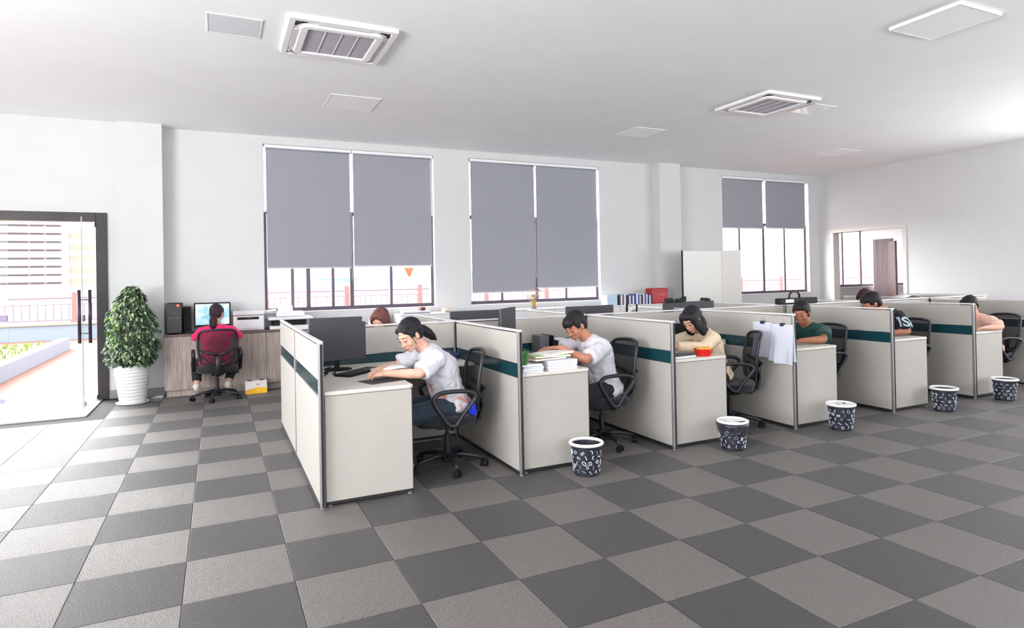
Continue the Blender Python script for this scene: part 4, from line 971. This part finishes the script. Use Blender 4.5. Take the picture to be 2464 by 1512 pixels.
def person(label, root, J, skin, hair, shirt, pants, shoes, hairstyle, sc=1.0, fine=True, shirtopt=None, eyes_closed=True, pose_group=None, legs=True, longsleeve=False):
    """J: joints in world coordinates"""
    t = thing('person', label, 'person', root); O = Vector(root)
    V = {k: (Vector(v)-O if k not in ('head_f', 'head_u', 'palmL', 'palmR', 'thL', 'thR') else Vector(v)) for k, v in J.items() if k not in ('curl', 'tail', 'tailr')}
    f = V['head_f'].normalized(); u = V['head_u']; u = (u-f*u.dot(f)).normalized(); s = u.cross(f).normalized(); R = Matrix((f, s, u)).transposed()
    hc = V['head']; vox = .0055 if fine else .009
    body = MB()
    headparts(body, hc, R, sc)
    nb = V['neck']; hb = hc+R @ Vector((-.030, 0, -.075))*sc
    body.limb(hb, nb, .050*sc, .058*sc); body.limb(hb+R @ Vector((.02, 0, .02))*sc, nb, .045*sc, .05*sc)
    ch, pv = V['chest'], V['pelvis']; SL, SR = V['shL'], V['shR']; lat = (SL-SR).normalized(); spine = (nb-ch).normalized(); fwd = lat.cross(spine).normalized()
    Rt = Matrix((fwd, lat, spine)).transposed(); sp2 = (ch-pv).normalized(); Rp = Matrix((lat.cross(sp2).normalized(), lat, sp2)).transposed()
    def chain(mb, a, b_, ra, rb, R_, n=5):
        for i in range(n+1): mb.ball(a.lerp(b_, i/n), Vector(ra).lerp(Vector(rb), i/n), R_)
    def torso(mb, e):
        mb.ball(pv, (.125+e, .165+e, .11+e), Rp); chain(mb, pv, pv.lerp(ch, .5), (.115+e, .155+e, .10+e), (.105+e, .138+e, .10+e), Rp); chain(mb, pv.lerp(ch, .5), ch, (.105+e, .138+e, .10+e), (.115+e, .160+e, .11+e), Rt)
        chain(mb, ch, nb-spine*.05, (.112+e, .158+e, .10+e), (.07+e, .11+e, .05+e*.6), Rt)
        for q in (SL, SR): mb.limb(nb-spine*.045, q, .055+e*.7, .058+e*.7)
    torso(body, -.004)
    for S_ in 'LR':
        sh, el, wr = V['sh'+S_], V['el'+S_], V['wr'+S_]
        body.limb(sh, el, .050*sc, .038*sc); m_ = el.lerp(wr, .3); body.limb(el, m_, .037*sc, .038*sc); body.limb(m_, wr, .038*sc, .025*sc)
        dd = (V['fing'+S_]-wr) if 'fing'+S_ in V else (wr-el)
        hand(body, wr, dd, V.get('palm'+S_, Vector((0, 0, 1))), V.get('th'+S_, Vector((0, 0, 1))), J.get('curl', .55) if not isinstance(J.get('curl'), tuple) else .5, .92*sc)
        hp, kn, an, to = V['hip'+S_], V['kn'+S_], V['an'+S_], V['to'+S_]
        body.limb(hp, kn, .080, .052); body.limb(kn, kn.lerp(an, .35), .052, .050); body.limb(kn.lerp(an, .35), an, .050, .034); body.limb(an, to, .034, .028)
    fuse('body', body, skin, t, vox, 4)
    # shirt
    e = .014; sh_ = MB(); so = shirtopt or {}
    torso(sh_, e+so.get('loose', .004))
    hem = so.get('hem', .0)
    sh_.ball(pv-sp2*.03, (.135+e+hem, .178+e+hem, .09), Rp); 
    if so.get('drape'): sh_.limb(V['chest']+fwd*.02, V['pelvis']+fwd*.10-sp2*.05, .10, .07)
    for S_ in 'LR':
        sh, el, wr = V['sh'+S_], V['el'+S_], V['wr'+S_]
        if longsleeve:
            sh_.limb(sh, el, .066, .056); sh_.tube([el, el.lerp(wr, .5), el.lerp(wr, .97)], [.055, .052, .043], 14); sh_.ball(el, .056)
        else:
            k = so.get('sleeve', .78); sh_.ball(sh, .070); sh_.tube([sh, sh.lerp(el, k*.5), sh.lerp(el, k)], [.069, .072, .078], 16)
    fuse('shirt', sh_, shirt, t, .0075 if fine else .01, 3, .018, .055)
    if not longsleeve:
        for S_ in 'LR':
            sh, el = V['sh'+S_], V['el'+S_]; k = so.get('sleeve', .78)
    # trousers
    pn = MB(); pn.ball(pv-sp2*.02, (.135, .170, .10), Rp)
    for S_ in 'LR':
        hp, kn, an = V['hip'+S_], V['kn'+S_], V['an'+S_]
        pn.limb(hp, kn, .100, .070); pn.tube([kn, kn.lerp(an, .5), kn.lerp(an, so.get('leg', .92))], [.068, .062, .056], 14); pn.ball(kn, .068)
    fuse('trousers', pn, pants, t, .012, 3, .012, .08)
    for S_ in 'LR':
        an, to = V['an'+S_], V['to'+S_]; b_ = MB(); dd = (to-an).normalized()
        hl = an-dd*.03; b_.limb(hl+Vector((0, 0, -.02)), to, .042, .036); b_.ball(an, .042); b_.limb(hl+Vector((0, 0, -.045)), to+Vector((0, 0, -.018)), .034, .030)
        fuse('shoe', b_, shoes, t, .010, 2)
    # hair
    h = MB()
    def b(p, r_): h.ball(hc+R @ (Vector(p)*sc), Vector(r_)*sc, R, 16, 10)
    b((-.024, 0, .044), (.102, .084, .086)) if hairstyle != 'ponytail' else b((-.025, 0, .046), (.102, .084, .086)); b((-.050, 0, .0), (.066, .076, .080))
    if hairstyle != 'ponytail': b((.036, 0, .082), (.052, .064, .034))
    if hairstyle == 'ponytail':
        for s_ in (-1, 1): b((.006, s_*.069, .030), (.040, .014, .042)); b((.036, s_*.050, .068), (.038, .024, .024))
        pts = J.get('tail') or [(-.115, 0, .0), (-.15, 0, -.005), (-.19, 0, -.03), (-.215, 0, -.075), (-.225, 0, -.12)]
        rs = J.get('tailr') or [.022, .034, .038, .030, .010]
        P = [hc+R @ (Vector(p)*sc) for p in pts]
        for i in range(len(P)-1): h.limb(P[i], P[i+1], rs[i], rs[i+1])
        fuse('scrunchie', MB().tube([P[0]+R @ Vector((.004*0, math.cos(a)*.022, math.sin(a)*.022)) for a in [k*.52 for k in range(12)]], .008, 6, closed=True), mat('white_tie', (226, 214, 220), .7), t, .004, 1)
        for s_ in (-1, 1):
            h.tube([hc+R @ Vector((.05, s_*.066, .05)), hc+R @ Vector((.044, s_*.074, .0)), hc+R @ Vector((.034, s_*.070, -.05)), hc+R @ Vector((.036, s_*.064, -.085))], [.007, .006, .005, .002], 6)
    elif hairstyle == 'short':
        b((.062, 0, .068), (.036, .066, .032)); b((.078, .02, .052), (.020, .036, .022)); b((.078, -.026, .050), (.020, .030, .024)); b((-.07, 0, -.02), (.045, .062, .06))
        for s_ in (-1, 1): b((.010, s_*.070, .032), (.036, .014, .040)); b((.034, s_*.068, .014), (.010, .008, .030))
    elif hairstyle == 'crop':
        b((.05, 0, .070), (.036, .060, .026)); b((-.066, 0, -.01), (.045, .060, .055))
        for s_ in (-1, 1): b((.0, s_*.070, .034), (.045, .012, .034))
    elif hairstyle == 'long':
        for s_ in (-1, 1):
            b((.03, s_*.066, .03), (.056, .028, .062)); b((.030, s_*.076, -.035), (.050, .022, .075)); b((.010, s_*.078, -.10), (.055, .028, .075)); b((-.02, s_*.06, -.16), (.05, .035, .06))
        b((-.06, 0, -.07), (.062, .080, .10)); b((.07, 0, .07), (.030, .055, .03))
        h.limb(hc+R @ Vector((-.10, 0, .0)), hc+R @ Vector((-.13, -.05, -.15)), .045, .02); h.limb(hc+R @ Vector((-.13, -.05, -.15)), hc+R @ Vector((-.17, -.06, -.25)), .02, .008)
    elif hairstyle == 'bob':
        for s_ in (-1, 1): b((.02, s_*.070, .02), (.055, .024, .06)); b((.05, s_*.045, .055), (.040, .030, .030)); b((-.0, s_*.076, -.05), (.05, .018, .06))
        b((-.06, 0, -.05), (.055, .078, .09)); b((-.11, 0, -.02), (.05, .05, .07))
    fuse('hair', h, hair, t, .006 if fine else .009, 3, .005, .015)
    if fine:
        for s_ in (-1, 1):
            c_ = hc+R @ (Vector((.0895, s_*.031, .003))*sc)
            P = [hc+R @ (Vector((.0925-.010*abs(v)**2, s_*(.031+v*.017), -.0005-.0045*(1-v*v)))*sc) for v in (-1, -.5, 0, .5, 1)]
            MB().tube(P, [.0012, .0020, .0024, .0022, .0014], 6).build('eye', eyem, t, smooth=True)
            P = [hc+R @ (Vector((.0935-.010*abs(v)**2, s_*(.033+v*.019), .0255+.004*(1-v*v)))*sc) for v in (-1, -.5, 0, .5, 1)]
            MB().tube(P, [.0018, .0028, .003, .0026, .001], 6).build('eyebrow', browm, t, smooth=True)
        lp = MB(); P = [hc+R @ (Vector((.0975-.012*v*v, v*.0205, -.0665+.0012*v*v))*sc) for v in (-1, -.6, -.2, .2, .6, 1)]
        lp.tube(P, [.0010, .0026, .0034, .0034, .0026, .0010], 8); P = [p-R @ Vector((.003, 0, .0065)) for p in P]; lp.tube(P, [.001, .0026, .0036, .0036, .0026, .001], 8)
        lp.build('lips', lipm, t, smooth=True)
    return t, R, V

def seatlegs(J, x, y, yaw, seat=.50, kn=.44, spread=.11, anf=.40, kz=.46):
    f = Vector((math.cos(yaw), math.sin(yaw), 0)); s = Vector((-f.y, f.x, 0)); c = Vector((x, y, 0))
    for S_, k in (('L', 1), ('R', -1)):
        J['hip'+S_] = c+s*.09*k+Vector((0, 0, seat-.01)); J['kn'+S_] = c+f*kn+s*spread*k*1.2+Vector((0, 0, kz)); J['an'+S_] = c+f*anf+s*spread*k+Vector((0, 0, .095)); J['to'+S_] = c+f*(anf+.15)+s*spread*k*1.1+Vector((0, 0, .048))
    J['pelvis'] = c+Vector((0, 0, seat+.02)); return J

white_tee = clothmat('white_cotton', (208, 208, 217))
# printed t-shirt: white cotton with scattered orange patches
def printed():
    m = bpy.data.materials.new('white_cotton_orange_print'); m.use_nodes = True; t = m.node_tree; b = t.nodes['Principled BSDF']; b.inputs['Roughness'].default_value = .85
    tcn = t.nodes.new('ShaderNodeTexCoord'); n = t.nodes.new('ShaderNodeTexNoise'); n.inputs['Scale'].default_value = 6.5; n.inputs['Detail'].default_value = 2.5; n.inputs['Distortion'].default_value = 1.5
    r_ = t.nodes.new('ShaderNodeValToRGB'); r_.color_ramp.interpolation = 'EASE'
    r_.color_ramp.elements[0].position = .575; r_.color_ramp.elements[0].color = (*lin((210, 210, 219)), 1); r_.color_ramp.elements[1].position = .60; r_.color_ramp.elements[1].color = (*lin((214, 158, 136)), 1)
    sp_ = t.nodes.new('ShaderNodeSeparateXYZ'); mr = t.nodes.new('ShaderNodeMapRange'); mr.inputs[1].default_value = .50; mr.inputs[2].default_value = .82; mr.inputs[3].default_value = .03; mr.inputs[4].default_value = -.12
    ad = t.nodes.new('ShaderNodeMath'); ad.operation = 'ADD'
    t.links.new(tcn.outputs['Object'], n.inputs['Vector']); t.links.new(tcn.outputs['Object'], sp_.inputs[0]); t.links.new(sp_.outputs['Z'], mr.inputs[0]); t.links.new(n.outputs['Fac'], ad.inputs[0]); t.links.new(mr.outputs[0], ad.inputs[1])
    t.links.new(ad.outputs[0], r_.inputs[0]); t.links.new(r_.outputs[0], b.inputs['Base Color']); return m
darkpant = clothmat('dark_trousers', (28, 30, 38)); bluepant = clothmat('dark_teal_jeans', (38, 52, 66)); shoew = mat('cream_shoe', (226, 220, 206), .6); shoed = mat('dark_shoe', (36, 34, 40), .6)
blackhair = hairmat('black_hair', (24, 20, 26)); skA = skinmat('skin_light', (218, 170, 150)); skB = skinmat('skin_tan', (188, 130, 104)); skC = skinmat('skin_brown', (166, 110, 86))

# 1 woman in the first cubicle
J = seatlegs({}, 1.83, 1.43, PI, .50)
J.update(chest=(1.745, 1.41, .79), neck=(1.615, 1.39, .955), head=(1.495, 1.355, 1.070), head_f=(-.80, -.36, -.50), head_u=(-.52, -.12, .85),
         shL=(1.665, 1.235, .885), shR=(1.645, 1.565, .885), elL=(1.50, 1.155, .800), wrL=(1.27, 1.225, .812), fingL=(1.17, 1.30, .80), palmL=(0, -.5, 1), thL=(0, .6, .6),
         elR=(1.44, 1.59, .81), wrR=(1.26, 1.41, .815), fingR=(1.17, 1.34, .80), palmR=(0, .3, 1), thR=(0, -.6, .6), curl=.75,
         tail=[(-.098, 0, .0), (-.125, 0, -.03), (-.150, 0, -.08), (-.172, 0, -.13), (-.19, 0, -.175)], tailr=[.022, .036, .040, .030, .008])
person('woman with black ponytail in a white orange-printed t-shirt reading at the first desk', (1.83, 1.43, 0), J, skA, blackhair, printed(), bluepant, shoew, 'ponytail', shirtopt=dict(loose=.012, hem=.012, drape=True, sleeve=.86))
# 2 young man
J = seatlegs({}, 3.28, 1.42, PI, .50)
J.update(chest=(3.21, 1.42, .79), neck=(3.095, 1.40, .95), head=(2.985, 1.395, 1.065), head_f=(-.84, -.20, -.52), head_u=(-.53, -.05, .85),
         shL=(3.175, 1.255, .875), shR=(3.15, 1.62, .885), elL=(2.92, 1.135, .800), wrL=(2.74, 1.24, .905), fingL=(2.64, 1.30, .905), palmL=(0, 0, 1), thL=(0, 1, 0),
         elR=(2.93, 1.62, .83), wrR=(2.72, 1.46, .87), fingR=(2.63, 1.40, .86), palmR=(0, 0, 1), thR=(0, -1, .2), curl=.55)
person('young man with short black hair in a plain white t-shirt writing at the second desk', (3.28, 1.42, 0), J, skB, blackhair, white_tee, darkpant, shoed, 'short', shirtopt=dict(loose=.012, hem=.012, drape=True, sleeve=.82))
# 3 woman in cream cardigan
J = seatlegs({}, 4.60, 1.44, PI, .50)
J.update(chest=(4.50, 1.43, .78), neck=(4.39, 1.41, .95), head=(4.275, 1.385, 1.060), head_f=(-.82, -.15, -.55), head_u=(-.56, -.05, .83),
         shL=(4.425, 1.26, .875), shR=(4.41, 1.57, .875), elL=(4.21, 1.17, .815), wrL=(3.985, 1.27, .83), fingL=(3.89, 1.33, .82), palmL=(0, 0, 1), thL=(0, 1, 0),
         elR=(4.16, 1.58, .83), wrR=(3.98, 1.44, .87), fingR=(3.89, 1.38, .85), palmR=(0, 0, 1), thR=(0, -1, .2), curl=.7)
person('woman with long black hair in a cream cardigan bent over the third desk', (4.60, 1.44, 0), J, skA, blackhair, clothmat('cream_knit', (226, 206, 178)), darkpant, shoed, 'long', longsleeve=True, shirtopt=dict(loose=.006))
# 4 man in green
J = seatlegs({}, 5.99, 1.40, PI, .50)
J.update(chest=(5.91, 1.39, .78), neck=(5.82, 1.385, .94), head=(5.73, 1.36, 1.065), head_f=(-.90, -.35, -.30), head_u=(-.30, -.05, .95),
         shL=(5.885, 1.215, .87), shR=(5.86, 1.56, .88), elL=(5.72, 1.10, .805), wrL=(5.47, 1.16, .805), fingL=(5.37, 1.20, .795), palmL=(0, 0, 1), thL=(0, 1, 0),
         elR=(5.66, 1.60, .82), wrR=(5.46, 1.42, .81), fingR=(5.37, 1.35, .80), palmR=(0, 0, 1), thR=(0, -1, .2), curl=.5)
person('man with cropped black hair in a dark green t-shirt leaning on the fourth desk', (5.99, 1.40, 0), J, skC, blackhair, clothmat('dark_green_cotton', (22, 70, 62)), darkpant, shoed, 'crop', shirtopt=dict(loose=.006, sleeve=.75))
# 5 black lettered tee
J = seatlegs({}, 7.380, 1.420, PI-.1, .50)
J.update(chest=(7.290, 1.410, 0.860), neck=(7.130, 1.410, 1.045), head=(6.960, 1.440, 1.125), head_f=(-.82, .42, -.42), head_u=(-.40, .10, .90),
         shL=(7.110, 1.225, 0.975), shR=(7.140, 1.580, 0.985), elL=(7.10, 1.120, 0.815), wrL=(6.860, 1.200, 0.800), fingL=(6.770, 1.240, 0.790), palmL=(0, 0, 1), thL=(0, 1, 0),
         elR=(6.920, 1.620, 0.820), wrR=(6.790, 1.440, 0.810), fingR=(6.710, 1.380, 0.800), palmR=(0, 0, 1), thR=(0, -1, .2), curl=.5)
t5, R5, V5 = person('person with short black hair in a black t-shirt with large pale sleeve letters', (7.380, 1.420, 0), J, skC, blackhair, clothmat('black_cotton', (22, 24, 34)), darkpant, shoed, 'short', fine=False, shirtopt=dict(loose=.006, sleeve=.92))
def lettering(txt, centre, n, up, size, parent, m, shirt):
    from mathutils.bvhtree import BVHTree
    cu = bpy.data.curves.new('t', 'FONT'); cu.body = txt; cu.size = size; cu.align_x = 'CENTER'; cu.align_y = 'CENTER'; cu.extrude = .0012; cu.offset = .004; cu.resolution_u = 3
    o = bpy.data.objects.new('t', cu); COL.objects.link(o); dg = bpy.context.evaluated_depsgraph_get(); me = bpy.data.meshes.new_from_object(o.evaluated_get(dg)); bpy.data.objects.remove(o)
    bm = bmesh.new(); bm.from_mesh(me); bmesh.ops.triangulate(bm, faces=bm.faces[:]); bmesh.ops.subdivide_edges(bm, edges=[e for e in bm.edges if e.calc_length() > .02], cuts=2); bm.to_mesh(me); bm.free()
    n = n.normalized(); up = (up-n*up.dot(n)).normalized(); rt = up.cross(n).normalized()
    sm = shirt.data; bv = BVHTree.FromPolygons([v.co.copy() for v in sm.vertices], [tuple(p.vertices) for p in sm.polygons])
    for v in me.vertices:
        p = centre+rt*v.co.x+up*v.co.y; hit = bv.ray_cast(p+n*.3, -n)
        v.co = (hit[0]+n*(.003+v.co.z)) if hit[0] is not None else p
    me.materials.clear(); me.materials.append(m); return link('sleeve_lettering', me, parent)
sh5 = [c_ for c_ in t5.children if c_.name.startswith('shirt')][0]
lettering('ISI', Vector((7.075, 1.13, .915))-Vector(t5.location), Vector((-.35, -1, .15)), Vector((.05, 0, 1)), .15, t5, mat('letter_print', (186, 206, 214), .6), sh5)
# 6 peach tee
J = seatlegs({}, 8.860, 1.260, PI-.1, .50)
J.update(chest=(8.680, 1.250, 0.770), neck=(8.570, 1.240, 0.930), head=(8.450, 1.220, 1.040), head_f=(-.82, .15, -.5), head_u=(-.5, 0, .86),
         shL=(8.600, 1.070, 0.855), shR=(8.580, 1.400, 0.870), elL=(8.530, 0.930, 0.800), wrL=(8.290, 0.980, 0.800), fingL=(8.200, 1.020, 0.790), palmL=(0, 0, 1), thL=(0, 1, 0),
         elR=(8.420, 1.460, 0.820), wrR=(8.270, 1.280, 0.810), fingR=(8.190, 1.220, 0.800), palmR=(0, 0, 1), thR=(0, -1, .2), curl=.5)
person('person in a peach t-shirt half hidden behind the sixth partition', (8.860, 1.260, 0), J, skA, blackhair, clothmat('peach_cotton', (232, 190, 176)), darkpant, shoed, 'crop', fine=False, shirtopt=dict(loose=.006, sleeve=.8))
# 7 woman in pink at the counter, seen from behind
J = seatlegs({}, .14, 5.66, PI/2, .49)
J.update(chest=(.14, 5.70, .76), neck=(.15, 5.74, .955), head=(.155, 5.79, 1.10), head_f=(.30, .90, -.18), head_u=(.03, .12, .98),
         shL=(-.02, 5.72, .86), shR=(.33, 5.72, .86), elL=(-.10, 5.86, .80), wrL=(-.02, 6.08, .865), fingL=(-.01, 6.18, .86), palmL=(0, 0, 1), thL=(1, 0, 0),
         elR=(.41, 5.86, .80), wrR=(.33, 6.08, .865), fingR=(.30, 6.18, .86), palmR=(0, 0, 1), thR=(-1, 0, 0), curl=.3,
         hipL=(.05, 5.66, .48), hipR=(.24, 5.66, .48), knL=(-.10, 5.97, .44), knR=(.36, 5.99, .44), anL=(-.09, 5.80, .17), anR=(.27, 5.82, .17), toL=(-.03, 5.92, .06), toR=(.29, 5.94, .06),
         tail=[(-.095, 0, -.03), (-.115, -.0, -.06), (-.12, .0, -.11), (-.118, .0, -.17), (-.11, 0, -.22)], tailr=[.030, .040, .048, .044, .018])
person('woman with dark ponytail in a bright pink top seen from behind at the counter', (.14, 5.66, 0), J, skA, hairmat('dark_brown_hair', (44, 28, 36)), clothmat('hot_pink_cloth', (236, 34, 108)), darkpant, shoew, 'ponytail', longsleeve=True, shirtopt=dict(loose=.012, hem=.02, leg=.80))
# 8, 9 heads beyond the dividers
J = seatlegs({}, 1.92, 3.16, PI, .50)
J.update(chest=(1.84, 3.12, .80), neck=(1.74, 3.08, .96), head=(1.665, 3.03, 1.085), head_f=(-.60, -.70, -.40), head_u=(-.25, -.30, .92),
         shL=(1.76, 2.92, .89), shR=(1.70, 3.25, .89), elL=(1.60, 2.88, .81), wrL=(1.38, 2.93, .81), fingL=(1.29, 2.96, .8), palmL=(0, 0, 1), thL=(0, 1, 0),
         elR=(1.52, 3.28, .82), wrR=(1.36, 3.16, .81), fingR=(1.28, 3.12, .80), palmR=(0, 0, 1), thR=(0, -1, .2), curl=.5)
person('brown-haired person whose head shows above the divider behind the first desk', (1.92, 3.16, 0), J, skA, hairmat('brown_hair', (112, 70, 66)), clothmat('beige_cloth', (190, 176, 170)), darkpant, shoed, 'bob', fine=False)
J = seatlegs({}, 9.20, 2.95, PI, .50)
J.update(chest=(9.12, 2.94, .80), neck=(8.98, 2.92, .97), head=(8.90, 2.90, 1.10), head_f=(-.75, .1, -.65), head_u=(-.6, 0, .8),
         shL=(9.03, 2.76, .90), shR=(9.02, 3.08, .90), elL=(8.86, 2.70, .82), wrL=(8.64, 2.75, .81), fingL=(8.55, 2.78, .8), palmL=(0, 0, 1), thL=(0, 1, 0),
         elR=(8.82, 3.10, .82), wrR=(8.64, 3.0, .81), fingR=(8.56, 2.96, .80), palmR=(0, 0, 1), thR=(0, -1, .2), curl=.5)
person('dark maroon-haired person bent down, far away in front of the right doorway', (9.20, 2.95, 0), J, skB, hairmat('maroon_hair', (56, 30, 38)), clothmat('grey_cloth', (90, 84, 90)), darkpant, shoed, 'bob', fine=False)
